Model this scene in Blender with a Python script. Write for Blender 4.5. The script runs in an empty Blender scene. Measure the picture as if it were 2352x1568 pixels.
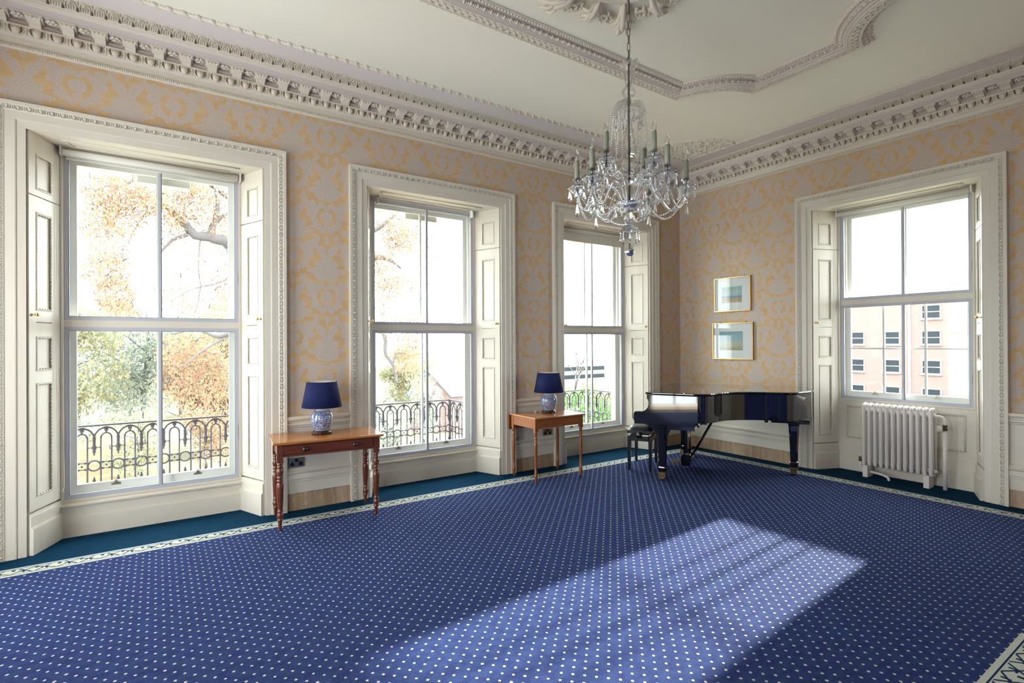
import bpy, bmesh, math, random
from mathutils import Vector, Matrix, Euler
R = math.radians
pi = math.pi
rnd = random.Random(7)
scene = bpy.context.scene
COL = scene.collection

# ------------------------------------------------------------------ materials
class NT:
    def __init__(s, name):
        s.m = bpy.data.materials.new(name); s.m.use_nodes = True
        s.t = s.m.node_tree; s.t.nodes.clear()
        s.out = s.t.nodes.new('ShaderNodeOutputMaterial')
    def n(s, typ, **kw):
        nd = s.t.nodes.new(typ)
        for k, v in kw.items(): setattr(nd, k, v)
        return nd
    def put(s, sock, v):
        if isinstance(v, bpy.types.NodeSocket): s.t.links.new(v, sock)
        elif v is not None:
            if isinstance(v, (tuple, list)) and len(v) == 3 and sock.type == 'RGBA': v = (*v, 1)
            sock.default_value = v
    def ma(s, op, a, b=None, c=None, clamp=False):
        nd = s.n('ShaderNodeMath', operation=op, use_clamp=clamp)
        s.put(nd.inputs[0], a); s.put(nd.inputs[1], b); s.put(nd.inputs[2], c)
        return nd.outputs[0]
    def pos(s):
        g = s.n('ShaderNodeNewGeometry'); x = s.n('ShaderNodeSeparateXYZ')
        s.t.links.new(g.outputs['Position'], x.inputs[0]); return x.outputs
    def obj(s):
        g = s.n('ShaderNodeTexCoord'); x = s.n('ShaderNodeSeparateXYZ')
        s.t.links.new(g.outputs['Object'], x.inputs[0]); return x.outputs
    def mix(s, f, a, b, mode='MIX'):
        nd = s.n('ShaderNodeMix', data_type='RGBA', blend_type=mode)
        s.put(nd.inputs['Factor'], f); s.put(nd.inputs['A'], a) if False else None
        s.put(nd.inputs[0], f); s.put(nd.inputs[6], a); s.put(nd.inputs[7], b)
        return nd.outputs[2]
    def noise(s, scale, detail=2, vec=None, rough=.5, dist=0):
        nd = s.n('ShaderNodeTexNoise'); nd.inputs['Scale'].default_value = scale
        nd.inputs['Detail'].default_value = detail; nd.inputs['Roughness'].default_value = rough
        nd.inputs['Distortion'].default_value = dist
        if vec is not None: s.t.links.new(vec, nd.inputs['Vector'])
        return nd.outputs['Fac']
    def comb(s, x, y, z=0.0):
        nd = s.n('ShaderNodeCombineXYZ'); s.put(nd.inputs[0], x); s.put(nd.inputs[1], y); s.put(nd.inputs[2], z)
        return nd.outputs[0]
    def ramp(s, f, lo, hi):
        nd = s.n('ShaderNodeMapRange'); s.put(nd.inputs[0], f)
        nd.inputs[1].default_value = lo; nd.inputs[2].default_value = hi; return nd.outputs[0]
    def bsdf(s, color, rough=.5, metal=0, spec=.5, coat=0, bump=None, bd=.002, trans=0, ior=None, sheen=0):
        p = s.n('ShaderNodeBsdfPrincipled')
        s.put(p.inputs['Base Color'], color); s.put(p.inputs['Roughness'], rough)
        p.inputs['Metallic'].default_value = metal
        p.inputs['Specular IOR Level'].default_value = spec
        p.inputs['Coat Weight'].default_value = coat; p.inputs['Coat Roughness'].default_value = .03
        p.inputs['Transmission Weight'].default_value = trans
        p.inputs['Sheen Weight'].default_value = sheen
        if ior: p.inputs['IOR'].default_value = ior
        if bump is not None:
            b = s.n('ShaderNodeBump'); b.inputs['Distance'].default_value = bd; b.inputs['Strength'].default_value = 1
            s.put(b.inputs['Height'], bump); s.t.links.new(b.outputs[0], p.inputs['Normal'])
        s.t.links.new(p.outputs[0], s.out.inputs[0]); return p

def simple(name, color, rough=.5, **kw):
    n = NT(name); n.bsdf(color, rough, **kw); return n.m

M = {}
def paint(name, c, dirt=.0, rough=.55):
    n = NT(name)
    f = n.noise(3, 4)
    col = n.mix(n.ramp(f, .35, .75), c, tuple(x*(.94-.03*i) for i, x in enumerate(c)))
    if dirt:
        z = n.pos()[2]
        k = n.ma('MULTIPLY', n.ramp(n.noise(38, 5, rough=.7), .60, .68), n.ramp(z, .09, .0))
        col = n.mix(n.ma('MULTIPLY', k, dirt), col, (.12, .07, .04))
    n.bsdf(col, rough, bump=n.noise(60, 3), bd=.0006); return n.m
M['white'] = paint('cream_gloss_paint', (.71, .665, .575), .8, .42)
M['plaster'] = paint('cream_plaster', (.76, .70, .60), 0, .8)
M['ceiling'] = paint('ceiling_paint', (.86, .83, .72), 0, .9)
def ceil_mat():
    n = NT('cream_ceiling_with_mauve_margin'); P = n.pos()
    m = n.ma('MINIMUM', n.ma('MINIMUM', n.ma('MULTIPLY', P[0], -1), n.ma('MULTIPLY', P[1], -1)), n.ma('MINIMUM', n.ma('ADD', P[0], 8.66), n.ma('ADD', P[1], 5.92)))
    c = n.mix(n.ma('LESS_THAN', m, .54), n.mix(n.ramp(n.noise(.7, 3), .35, .7), (.86, .83, .72), (.82, .79, .69)), (.74, .68, .665))
    n.bsdf(c, .9); return n.m
M['ceiling'] = ceil_mat()
M['frieze'] = paint('mauve_tinted_plaster', (.64, .57, .545), 0, .8)
M['gap'] = simple('brown_recess_slot', (.15, .075, .03), .8)  # flat brown pieces set between the eggs and between the leaves
M['sash'] = simple('white_sash_paint', (.82, .80, .76), .4)
M['alu'] = simple('pale_grey_coated_aluminium', (.50, .51, .56), .4, spec=.5)
M['alu_dark'] = simple('grey_aluminium_edge', (.33, .36, .41), .4)
M['blind'] = simple('off_white_blind_fabric', (.74, .72, .66), .7)
M['brass'] = simple('polished_brass', (.80, .55, .20), .18, metal=1)
M['oldbrass'] = simple('aged_brass', (.42, .36, .26), .35, metal=1)
M['dull'] = simple('dull_bronze', (.15, .10, .06), .5, metal=.7)
M['black'] = simple('black_plastic', (.01, .01, .012), .3)
M['piano'] = simple('black_piano_lacquer', (.004, .004, .006), .045, spec=.75, coat=1)
M['satinblack'] = simple('satin_black_wood', (.006, .006, .008), .25, coat=.4)
M['leather'] = simple('black_leatherette', (.01, .012, .018), .32)
M['iron'] = simple('dark_iron_paint', (0.029, 0.023, 0.034), .5)
M['stone'] = simple('pale_stucco', (.66, .64, .60), .9)
M['chain'] = simple('antique_bronze_chain', (.20, .17, .12), .45, metal=.6)
M['stem'] = simple('grey_metal_tube', (.22, .22, .19), .5, metal=.3)
M['candle'] = simple('pale_green_candle_tube', (.37, .39, .30), .6)
M['bulbcap'] = simple('white_lampholder', (.65, .60, .55), .5)
M['silver'] = simple('chromed_metal', (.75, .75, .78), .12, metal=1)
M['rad'] = simple('radiator_enamel', (.80, .75, .72), .35)
M['gold'] = simple('gilt_frame', (.62, .38, .14), .3, metal=.85)
M['matboard'] = simple('white_mount_board', (.80, .79, .80), .9)

def glass_mat(name, tr, rough=0, ior=1.5):
    n = NT(name)
    g = n.n('ShaderNodeBsdfGlass'); g.inputs['IOR'].default_value = ior; g.inputs['Roughness'].default_value = rough
    g.inputs['Color'].default_value = (.97, .98, 1, 1)
    t = n.n('ShaderNodeBsdfTransparent'); mx = n.n('ShaderNodeMixShader'); mx.inputs[0].default_value = tr
    n.t.links.new(g.outputs[0], mx.inputs[1]); n.t.links.new(t.outputs[0], mx.inputs[2]); n.t.links.new(mx.outputs[0], n.out.inputs[0])
    return n.m
M['crystal'] = glass_mat('cut_crystal', .20, .0, 1.58)
M['clear'] = glass_mat('blown_glass', .55)
def pane_mat(name, refl):
    n = NT(name)
    t = n.n('ShaderNodeBsdfTransparent'); g = n.n('ShaderNodeBsdfGlossy'); g.inputs['Roughness'].default_value = .02
    t.inputs[0].default_value = (.97, .985, .98, 1)
    lw = n.n('ShaderNodeLayerWeight'); lw.inputs['Blend'].default_value = .5
    fr = n.ma('ADD', refl, n.ma('MULTIPLY', n.ma('POWER', lw.outputs['Facing'], 5), .45))
    mx = n.n('ShaderNodeMixShader'); n.t.links.new(fr, mx.inputs[0])
    n.t.links.new(t.outputs[0], mx.inputs[1]); n.t.links.new(g.outputs[0], mx.inputs[2]); n.t.links.new(mx.outputs[0], n.out.inputs[0])
    return n.m
M['pane'] = pane_mat('window_glass', .010)
M['picglass'] = pane_mat('picture_glass', .035)

def wallpaper():
    # damask: a motif of blobs evaluated on two half-dropped lattices
    g = bpy.data.node_groups.new('damask_motif', 'ShaderNodeTree')
    g.interface.new_socket('U', in_out='INPUT', socket_type='NodeSocketFloat')
    g.interface.new_socket('V', in_out='INPUT', socket_type='NodeSocketFloat')
    g.interface.new_socket('D', in_out='OUTPUT', socket_type='NodeSocketFloat')
    gi = g.nodes.new('NodeGroupInput'); go = g.nodes.new('NodeGroupOutput')
    def ma(op, a, b=None, c=None):
        nd = g.nodes.new('ShaderNodeMath'); nd.operation = op
        for i, v in enumerate((a, b, c)):
            if v is None: continue
            if isinstance(v, bpy.types.NodeSocket): g.links.new(v, nd.inputs[i])
            else: nd.inputs[i].default_value = v
        return nd.outputs[0]
    TX, TY = .66, .82
    u = ma('ABSOLUTE', ma('SUBTRACT', ma('MODULO', ma('ADD', gi.outputs[0], 66*TX + TX/2), TX), TX/2))
    v = ma('SUBTRACT', ma('MODULO', ma('ADD', gi.outputs[1], 41*TY), TY), .41)
    el = [(0, 0.05, 0.185, 0.036, 0), (0, 0.0, 0.1109, 0.0462, 0), (0, 0.12, 0.1155, 0.0462, 0), (0.075, 0.27, 0.0259, 0.1109, -0.55), (0.035, 0.22, 0.0277, 0.0832, -0.2), (0.18, 0.3, 0.0462, 0.0508, 0), (0.17, 0.22, 0.037, 0.0323, 0.4), (0, -0.215, 0.0573, 0.0536, 0), (0.0, -0.3, 0.0277, 0.0277, 0), (0.055, -0.1, 0.0351, 0.0315, 0), (0.105, -0.135, 0.0332, 0.0315, 0), (0.128, -0.195, 0.0323, 0.0315, 0), (0.122, -0.258, 0.0315, 0.0315, 0), (0.09, -0.315, 0.0332, 0.0315, 0), (0.04, -0.35, 0.0332, 0.0315, 0), (0.0, -0.125, 0.0277, 0.0277, 0), (0.23, -0.02, 0.0277, 0.0323, 0), (0.2, 0.1, 0.0277, 0.0166, 0.5), (0, 0.37, 0.0185, 0.0462, 0), (0, -0.215, 0.03, 0.03, 0)]
    best = None
    for cx, cy, rx, ry, rot in el:
        a = ma('SUBTRACT', u, cx); b = ma('SUBTRACT', v, cy)
        if rot:
            c, s_ = math.cos(rot), math.sin(rot)
            a2 = ma('ADD', ma('MULTIPLY', a, c), ma('MULTIPLY', b, s_))
            b = ma('SUBTRACT', ma('MULTIPLY', b, c), ma('MULTIPLY', a, s_)); a = a2
        p = ma('DIVIDE', a, rx); q = ma('DIVIDE', b, ry)
        dd = ma('ADD', ma('MULTIPLY', p, p), ma('MULTIPLY', q, q))
        best = dd if best is None else ma('MINIMUM', best, dd)
    g.links.new(best, go.inputs[0])
    n = NT('gold_and_lilac_damask_paper')
    P = n.pos()
    U = n.ma('ADD', P[0], P[1]); V = P[2]
    w = n.noise(42, 3, n.comb(U, V)); w2 = n.noise(42, 3, n.comb(V, U, 3.3))
    U2 = n.ma('ADD', U, n.ma('MULTIPLY', n.ma('SUBTRACT', w, .5), .040)); V2 = n.ma('ADD', V, n.ma('MULTIPLY', n.ma('SUBTRACT', w2, .5), .045))
    ds = []
    for du, dv in ((-.02, .12), (.31, .53)):
        nd = n.n('ShaderNodeGroup'); nd.node_tree = g
        n.put(nd.inputs[0], n.ma('ADD', U2, du)); n.put(nd.inputs[1], n.ma('ADD', V2, dv)); ds.append(nd.outputs[0])
    d = n.ma('MINIMUM', ds[0], ds[1])
    mask = n.ramp(d, 1.25, .9)
    fine = n.ramp(n.noise(95, 3, n.comb(U, V)), .35, .65)
    motif = n.mix(fine, (.52, .43, .36), (.60, .52, .455))
    rim = n.ma('MULTIPLY', n.ramp(d, .75, .95), n.ramp(d, 1.2, 1.0))
    motif = n.mix(n.ma('MULTIPLY', rim, .35), motif, (.64, .56, .49))
    ground = n.mix(n.ramp(n.noise(60, 3), .35, .65), (.59, .40, .215), (.64, .46, .27))
    col = n.mix(mask, ground, motif)
    weave = n.ma('MULTIPLY', n.ma('SINE', n.ma('MULTIPLY', V, 900)), .5)
    seam = n.ma('LESS_THAN', n.ma('ABSOLUTE', n.ma('SUBTRACT', n.ma('MODULO', n.ma('ADD', U, 53.04), .53), .265)), .0012)
    col = n.mix(n.ma('MULTIPLY', seam, .35), col, (.35, .28, .2))
    n.bsdf(col, .75, bump=weave, bd=.0002, spec=.3); return n.m
M['paper'] = wallpaper()

def carpet():
    n = NT('blue_dotted_carpet_with_key_border')
    P = n.pos(); x, y = P[0], P[1]
    dl = n.ma('MULTIPLY', y, -1); dr = n.ma('MULTIPLY', x, -1)
    de = n.ma('ADD', x, 8.66); db = n.ma('ADD', y, 5.92)
    m1 = n.ma('MINIMUM', n.ma('MINIMUM', dl, dr), n.ma('MINIMUM', de, db))
    # hearth surround: inside the rectangle the band is measured inwards from its edge
    hx = n.ma('MINIMUM', n.ma('SUBTRACT', -3.0, x), n.ma('ADD', x, 5.6)); hy = n.ma('SUBTRACT', -4.68, y)
    hin = n.ma('MINIMUM', hx, hy)
    m = n.ma('MINIMUM', m1, n.ma('SUBTRACT', .42, n.ma('MAXIMUM', hin, -.5)))
    q = n.ma('DIVIDE', n.ma('SUBTRACT', m, .25), .17)          # 0 outer .. 1 inner
    usey = n.ma('LESS_THAN', n.ma('MINIMUM', dr, de), n.ma('MINIMUM', dl, db))
    inh = n.ma('GREATER_THAN', hin, 0)
    usey = n.ma('ADD', n.ma('MULTIPLY', usey, n.ma('SUBTRACT', 1, inh)), n.ma('MULTIPLY', inh, n.ma('LESS_THAN', hx, hy)))
    s = n.ma('ADD', n.ma('MULTIPLY', y, usey), n.ma('MULTIPLY', x, n.ma('SUBTRACT', 1, usey)))
    p = n.ma('FRACT', n.ma('DIVIDE', n.ma('ADD', s, 20), .1285))
    def band(v, a, b): return n.ma('MULTIPLY', n.ma('GREATER_THAN', v, a), n.ma('LESS_THAN', v, b))
    def seg(v0, px, qx, wd):   # dark diagonal strokes
        return n.ma('LESS_THAN', n.ma('ABSOLUTE', v0), wd)
    # key / strapwork: dark strokes on cream
    qq = n.ma('DIVIDE', n.ma('SUBTRACT', q, .24), .52)           # 0..1 inside key strip
    ins = band(qq, 0, 1)
    tri = n.ma('ABSOLUTE', n.ma('SUBTRACT', n.ma('MULTIPLY', n.ma('FRACT', n.ma('MULTIPLY', n.ma('ADD', s, 20), 1/.257)), 2), 1))
    st1 = n.ma('LESS_THAN', n.ma('ABSOLUTE', n.ma('SUBTRACT', tri, qq)), .075)
    tri2 = n.ma('ABSOLUTE', n.ma('SUBTRACT', n.ma('MULTIPLY', n.ma('FRACT', n.ma('MULTIPLY', n.ma('ADD', s, 20.1285), 1/.257)), 2), 1))
    st2 = n.ma('LESS_THAN', n.ma('ABSOLUTE', n.ma('SUBTRACT', tri2, n.ma('ADD', n.ma('MULTIPLY', qq, .6), .32))), .06)
    hk1 = n.ma('MULTIPLY', band(p, .30, .62), band(qq, .40, .52))
    hk2 = n.ma('MULTIPLY', band(p, .50, .62), band(qq, .40, .86))
    hk3 = n.ma('MULTIPLY', band(p, .0, .16), band(qq, .0, .34))
    key = n.ma('MULTIPLY', ins, n.ma('MAXIMUM', n.ma('MAXIMUM', st1, st2), n.ma('MAXIMUM', hk1, n.ma('MAXIMUM', hk2, hk3))))
    lines = n.ma('MAXIMUM', band(q, .15, .20), band(q, .79, .84))
    dark = n.ma('MAXIMUM', key, lines)
    # weave
    cell = .0085
    wv = n.ma('MULTIPLY', n.ma('SINE', n.ma('MULTIPLY', x, 2*pi/cell)), n.ma('SINE', n.ma('MULTIPLY', y, 2*pi/cell)))
    nz = n.noise(140, 2); big = n.noise(2.2, 4)
    speck = n.ma('MULTIPLY', n.ramp(wv, .25, .9), n.ramp(nz, .35, .6))
    blue = n.mix(n.ramp(big, .3, .7), (.019, .029, .104), (.025, .038, .125))
    blue = n.mix(speck, blue, (.065, .125, .25))
    teal = n.mix(speck, (.003, .028, .062), (.012, .06, .11))
    a_ = .041
    fx = n.ma('DIVIDE', n.ma('ADD', x, 40.014), a_); fy = n.ma('DIVIDE', n.ma('ADD', y, 40.02), a_)
    ix = n.ma('ROUND', fx); iy = n.ma('ROUND', fy)
    par = n.ma('LESS_THAN', n.ma('MODULO', n.ma('ADD', ix, iy), 2), .5)
    dx = n.ma('ABSOLUTE', n.ma('SUBTRACT', fx, ix)); dy = n.ma('ABSOLUTE', n.ma('SUBTRACT', fy, iy))
    wob = n.ma('MULTIPLY', n.ma('SUBTRACT', n.noise(300, 1), .5), .14)
    dot = n.ma('MULTIPLY', par, n.ma('LESS_THAN', n.ma('ADD', n.ma('ADD', n.ma('MAXIMUM', dx, dy), n.ma('MULTIPLY', n.ma('MINIMUM', dx, dy), .6)), wob), .20))
    inner = n.mix(dot, blue, (.50, .48, .42))
    seam = n.ma('MULTIPLY', n.ma('LESS_THAN', n.ma('ABSOLUTE', n.ma('ADD', x, n.ma('ADD', 4.215, n.ma('MULTIPLY', n.noise(3, 1), .02)))), .002), n.ramp(n.noise(5, 2), .35, .5))
    inner = n.mix(n.ma('MULTIPLY', seam, .6), inner, (.03, .02, .08))
    cream = n.mix(band(q, .03, .12), (.52, .53, .44), (.32, .42, .50))
    bnd = n.mix(dark, cream, (.012, .03, .075))
    c = n.mix(n.ma('GREATER_THAN', q, 0), teal, bnd)
    c = n.mix(n.ma('GREATER_THAN', q, 1), c, inner)
    n.bsdf(c, .95, spec=.05, bump=wv, bd=.0008); return n.m
M['carpet'] = carpet()

def marble():
    n = NT('brown_onyx_marble')
    P = n.pos(); U = n.ma('ADD', P[0], P[1])
    v = n.comb(U, n.ma('MULTIPLY', P[2], .10), 0)
    a = n.noise(9, 6, v, .6, 1.2); b = n.noise(15, 5, v, .6, 2.5)
    c = n.mix(n.ramp(a, .35, .65), (.36, .23, .145), (.50, .38, .26))
    c = n.mix(n.ramp(b, .55, .7), c, (.50, .34, .16))
    c = n.mix(n.ramp(n.ma('ABSOLUTE', n.ma('SUBTRACT', b, .62)), .012, .002), c, (.74, .66, .54))
    n.bsdf(c, .3); return n.m
M['marble'] = marble()

def wood(name, c1, c2, rough=.25):
    n = NT(name)
    o = n.obj(); v = n.comb(n.ma('MULTIPLY', o[0], .12), o[1], o[2])
    a = n.noise(34, 5, v, .6, .8)
    n.bsdf(n.mix(n.ramp(a, .3, .7), c1, c2), rough, coat=.35); return n.m
M['wood'] = wood('polished_mahogany', (.17, .042, .014), (.10, .022, .008), .3)
M['woodtop'] = wood('honey_mahogany_top', (.52, .20, .045), (.40, .13, .026), .22)
M['wood2'] = wood('light_mahogany', (.34, .105, .026), (.22, .058, .014), .3)
M['darkwood'] = simple('dark_stained_wood', (.03, .010, .008), .2, coat=.4)
M['shade'] = simple('navy_fabric_shade', (.013, .018, .085), .8, spec=.2)
M['shadein'] = simple('white_shade_lining', (.75, .74, .70), .9)

def vase():
    n = NT('blue_and_white_porcelain')
    o = n.obj()
    t = n.n('ShaderNodeTexCoord')
    a = n.noise(70, 3, t.outputs['Object'], .5, 1.6)
    line = n.ramp(n.ma('ABSOLUTE', n.ma('SUBTRACT', a, .5)), .10, .05)
    z = o[2]
    m = n.ma('MULTIPLY', n.ma('GREATER_THAN', z, .052), n.ma('LESS_THAN', z, .222))
    col = n.mix(n.ma('MULTIPLY', line, m), (.60, .66, .67), (.03, .06, .25))
    for z0 in (.185, .050, .222):
        col = n.mix(n.ma('LESS_THAN', n.ma('ABSOLUTE', n.ma('SUBTRACT', z, z0)), .003), col, (.08, .14, .38))
    n.bsdf(col, .12, coat=.8); return n.m
M['vase'] = vase()

def art(name, bands, z0, z1):
    n = NT(name)
    z = n.pos()[2]; yy = n.pos()[1]
    f = n.ma('DIVIDE', n.ma('SUBTRACT', z, z0), z1-z0)
    f = n.ma('ADD', f, n.ma('MULTIPLY', n.ma('SUBTRACT', n.noise(14, 4), .5), .16))
    r = n.n('ShaderNodeValToRGB'); n.put(r.inputs[0], f)
    e = r.color_ramp.elements
    e[0].position = bands[0][0]; e[0].color = (*bands[0][1], 1)
    e[1].position = bands[-1][0]; e[1].color = (*bands[-1][1], 1)
    for p_, c_ in bands[1:-1]:
        k = e.new(p_); k.color = (*c_, 1)
    col = n.mix(n.ramp(n.noise(40, 4), .55, .75), r.outputs[0], (.62, .60, .50))
    n.bsdf(col, .9); return n.m

def brick():
    n = NT('red_brick_wall')
    P = n.pos(); b = n.n('ShaderNodeTexBrick')
    n.put(b.inputs['Vector'], n.comb(n.ma('ADD', P[1], P[0]), P[2]))
    b.inputs['Scale'].default_value = 4.4; b.inputs['Color1'].default_value = (.215, .135, .118, 1); b.inputs['Color2'].default_value = (.165, .108, .098, 1)
    b.inputs['Mortar'].default_value = (.24, .225, .215, 1); b.inputs['Mortar Size'].default_value = .02
    n.bsdf(b.outputs[0], .9); return n.m
M['brick'] = brick()
M['slate'] = simple('grey_slate', (0.143, 0.161, 0.195), .8)
M['extwhite'] = simple('white_masonry_paint', (0.396, 0.396, 0.396), .8)
M['farglass'] = simple('dark_window_glass', (.028, .035, .042), .3, spec=.1)
def ground():
    n = NT('lawn_with_fallen_leaves')
    c = n.mix(n.ramp(n.noise(.8, 5), .35, .65), (.13, .155, .09), (.19, .17, .12))
    c = n.mix(n.ramp(n.noise(9, 4), .55, .65), c, (0.220, 0.110, 0.055))
    n.bsdf(c, 1, spec=0); return n.m
M['lawn'] = ground()
def leafm(name, a, b, c):
    n = NT(name)
    oi = n.n('ShaderNodeNewGeometry'); f = oi.outputs['Random Per Island']
    col = n.mix(n.ramp(f, .1, .55), a, b); col = n.mix(n.ramp(f, .6, 1), col, c)
    d = n.n('ShaderNodeBsdfDiffuse'); t = n.n('ShaderNodeBsdfTranslucent'); mx = n.n('ShaderNodeMixShader'); mx.inputs[0].default_value = .45
    n.put(d.inputs[0], col); n.put(t.inputs[0], col)
    n.t.links.new(d.outputs[0], mx.inputs[1]); n.t.links.new(t.outputs[0], mx.inputs[2]); n.t.links.new(mx.outputs[0], n.out.inputs[0])
    return n.m
M['leafA'] = leafm('autumn_orange_leaves', (.27, .155, .115), (.34, .225, .15), (.30, .29, .15))
M['leafG'] = leafm('pale_green_leaves', (.24, .27, .19), (.32, .32, .20), (.38, .29, .16))
M['leafB'] = leafm('bright_green_leaves', (0.072, 0.204, 0.043), (0.120, 0.252, 0.072), (0.168, 0.264, 0.120))
M['leafY'] = leafm('dark_bluish_green_leaves', (.19, .235, .205), (.27, .30, .26), (.31, .32, .23))
M['bark'] = simple('grey_bark', (0.114, 0.106, 0.106), .95)

# ------------------------------------------------------------------ mesh builder
class MB:
    def __init__(s): s.v = []; s.f = []; s.mi = []; s.sm = []
    def add(s, vs, fs, mi=0, sm=False, X=None):
        o = len(s.v)
        s.v += [tuple(X @ Vector(p)) for p in vs] if X is not None else [tuple(p) for p in vs]
        for k, f in enumerate(fs):
            s.f.append(tuple(i+o for i in f)); s.mi.append(mi[k] if isinstance(mi, (list, tuple)) else mi); s.sm.append(sm)
        return s
    def box(s, x0, y0, z0, x1, y1, z1, mi=0, X=None):
        v = [(x, y, z) for z in (z0, z1) for y in (y0, y1) for x in (x0, x1)]
        return s.add(v, [(0, 2, 3, 1), (4, 5, 7, 6), (0, 1, 5, 4), (2, 6, 7, 3), (0, 4, 6, 2), (1, 3, 7, 5)], mi, X=X)
    def prism(s, poly, vec, mi=0, sides=None, sm=False, X=None):   # poly: 3d points, vec: extrusion
        n = len(poly); v = [tuple(p) for p in poly] + [tuple(p[i]+vec[i] for i in range(3)) for p in poly]
        s.add(v, [tuple(range(n))[::-1], tuple(range(n, 2*n))], mi, X=X)
        o = len(s.v)-2*n
        for i in range(n):
            j = (i+1) % n
            s.f.append((o+i, o+j, o+n+j, o+n+i)); s.mi.append(sides[i] if sides else mi); s.sm.append(sm)
        return s
    def tube(s, pts, r, n=8, mi=0, sm=True, closed=False, X=None):
        pts = [Vector(p) for p in pts]; m = len(pts)
        rr = r if isinstance(r, (list, tuple)) else [r]*m
        T = []
        for i in range(m):
            a = pts[(i-1) % m] if (closed or i > 0) else pts[i]; b = pts[(i+1) % m] if (closed or i < m-1) else pts[i]
            T.append((b-a).normalized())
        up = Vector((0, 0, 1)) if abs(T[0].z) < .9 else Vector((1, 0, 0))
        N = (up - T[0]*up.dot(T[0])).normalized(); vs = []
        for i in range(m):
            N = N - T[i]*N.dot(T[i]); N = N.normalized() if N.length > 1e-6 else T[i].orthogonal().normalized()
            B = T[i].cross(N)
            for k in range(n):
                a = 2*pi*k/n; vs.append(tuple(pts[i] + (N*math.cos(a)+B*math.sin(a))*rr[i]))
        fs = []
        for i in range(m if closed else m-1):
            j = (i+1) % m
            for k in range(n):
                l = (k+1) % n; fs.append((i*n+k, i*n+l, j*n+l, j*n+k))
        if not closed: fs += [tuple(range(n))[::-1], tuple(range((m-1)*n, m*n))]
        return s.add(vs, fs, mi, sm, X)
    def lathe(s, prof, n=16, c=(0, 0, 0), mi=0, sm=True, X=None, twist=0):
        vs = []; fs = []; m = len(prof)
        for i, (r, z) in enumerate(prof):
            for k in range(n):
                a = 2*pi*(k+(.5*i if twist else 0))/n; vs.append((c[0]+max(r, 1e-5)*math.cos(a), c[1]+max(r, 1e-5)*math.sin(a), c[2]+z))
        for i in range(m-1):
            for k in range(n):
                l = (k+1) % n; fs.append((i*n+k, i*n+l, (i+1)*n+l, (i+1)*n+k))
        if prof[0][0] > 1e-4: fs.append(tuple(range(n))[::-1])
        if prof[-1][0] > 1e-4: fs.append(tuple(range((m-1)*n, m*n)))
        return s.add(vs, fs, mi, sm, X)
    def ell(s, c, rx, ry, rz, seg=8, rings=4, mi=0, sm=True, X=None, rot=None):
        vs = [(0, 0, rz)]; 
        for i in range(1, rings):
            a = pi*i/rings
            for k in range(seg):
                b = 2*pi*k/seg; vs.append((rx*math.sin(a)*math.cos(b), ry*math.sin(a)*math.sin(b), rz*math.cos(a)))
        vs.append((0, 0, -rz)); fs = []
        for k in range(seg): fs.append((0, 1+k, 1+(k+1) % seg))
        for i in range(rings-2):
            for k in range(seg):
                a = 1+i*seg; l = (k+1) % seg; fs.append((a+k, a+seg+k, a+seg+l, a+l))
        a = 1+(rings-2)*seg
        for k in range(seg): fs.append((a+k, len(vs)-1, a+(k+1) % seg))
        if rot is not None: vs = [tuple(rot @ Vector(p)) for p in vs]
        vs = [(p[0]+c[0], p[1]+c[1], p[2]+c[2]) for p in vs]
        return s.add(vs, fs, mi, sm, X)
    def loft(s, rings, mi=0, sm=False, closed=True, caps=True):    # rings of equal length
        n = len(rings[0]); vs = [tuple(p) for r in rings for p in r]; fs = []
        for i in range(len(rings)-1):
            for k in range(n if closed else n-1):
                l = (k+1) % n; fs.append((i*n+k, i*n+l, (i+1)*n+l, (i+1)*n+k))
        if caps and closed: fs += [tuple(range(n))[::-1], tuple(range((len(rings)-1)*n, len(rings)*n))]
        return s.add(vs, fs, mi, sm)
    def build(s, name, mats, parent=None, fix=True, bevel=0):
        me = bpy.data.meshes.new(name); me.from_pydata(s.v, [], s.f)
        mats = mats if isinstance(mats, (list, tuple)) else [mats]
        for m in mats: me.materials.append(M[m] if isinstance(m, str) else m)
        me.polygons.foreach_set('material_index', s.mi); me.polygons.foreach_set('use_smooth', s.sm)
        if fix:
            bm = bmesh.new(); bm.from_mesh(me); bmesh.ops.recalc_face_normals(bm, faces=bm.faces); bm.to_mesh(me); bm.free()
        me.update()
        o = bpy.data.objects.new(name, me); COL.objects.link(o)
        if parent is not None: o.parent = parent
        if bevel:
            b = o.modifiers.new('bevel', 'BEVEL'); b.width = bevel; b.segments = 2; b.limit_method = 'ANGLE'
        return o

def empty(name, loc=(0, 0, 0), rz=0, **props):
    o = bpy.data.objects.new(name, None); COL.objects.link(o); o.location = loc; o.rotation_euler = (0, 0, rz); o.empty_display_size = .1
    for k, v in props.items(): o[k] = v
    return o
def tag(o, label, cat, group=None):
    o['label'] = label; o['category'] = cat
    if group: o['group'] = group
    return o
def struct(o): o['kind'] = 'structure'; return o
def kids(o): return [c for c in COL.objects if c.parent is o]
def copy_tree(o, parent=None):
    c = o.copy(); COL.objects.link(c); c.parent = parent
    for ch in kids(o): copy_tree(ch, c)
    return c
def catmull(P, k=6):
    out = []
    for i in range(len(P)-1):
        p0 = P[max(i-1, 0)]; p1 = P[i]; p2 = P[i+1]; p3 = P[min(i+2, len(P)-1)]
        for j in range(k):
            t = j/k
            out.append(tuple(.5*((2*p1[a]) + (-p0[a]+p2[a])*t + (2*p0[a]-5*p1[a]+4*p2[a]-p3[a])*t*t + (-p0[a]+3*p1[a]-3*p2[a]+p3[a])*t**3) for a in range(len(p1))))
    out.append(tuple(P[-1])); return out

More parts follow.
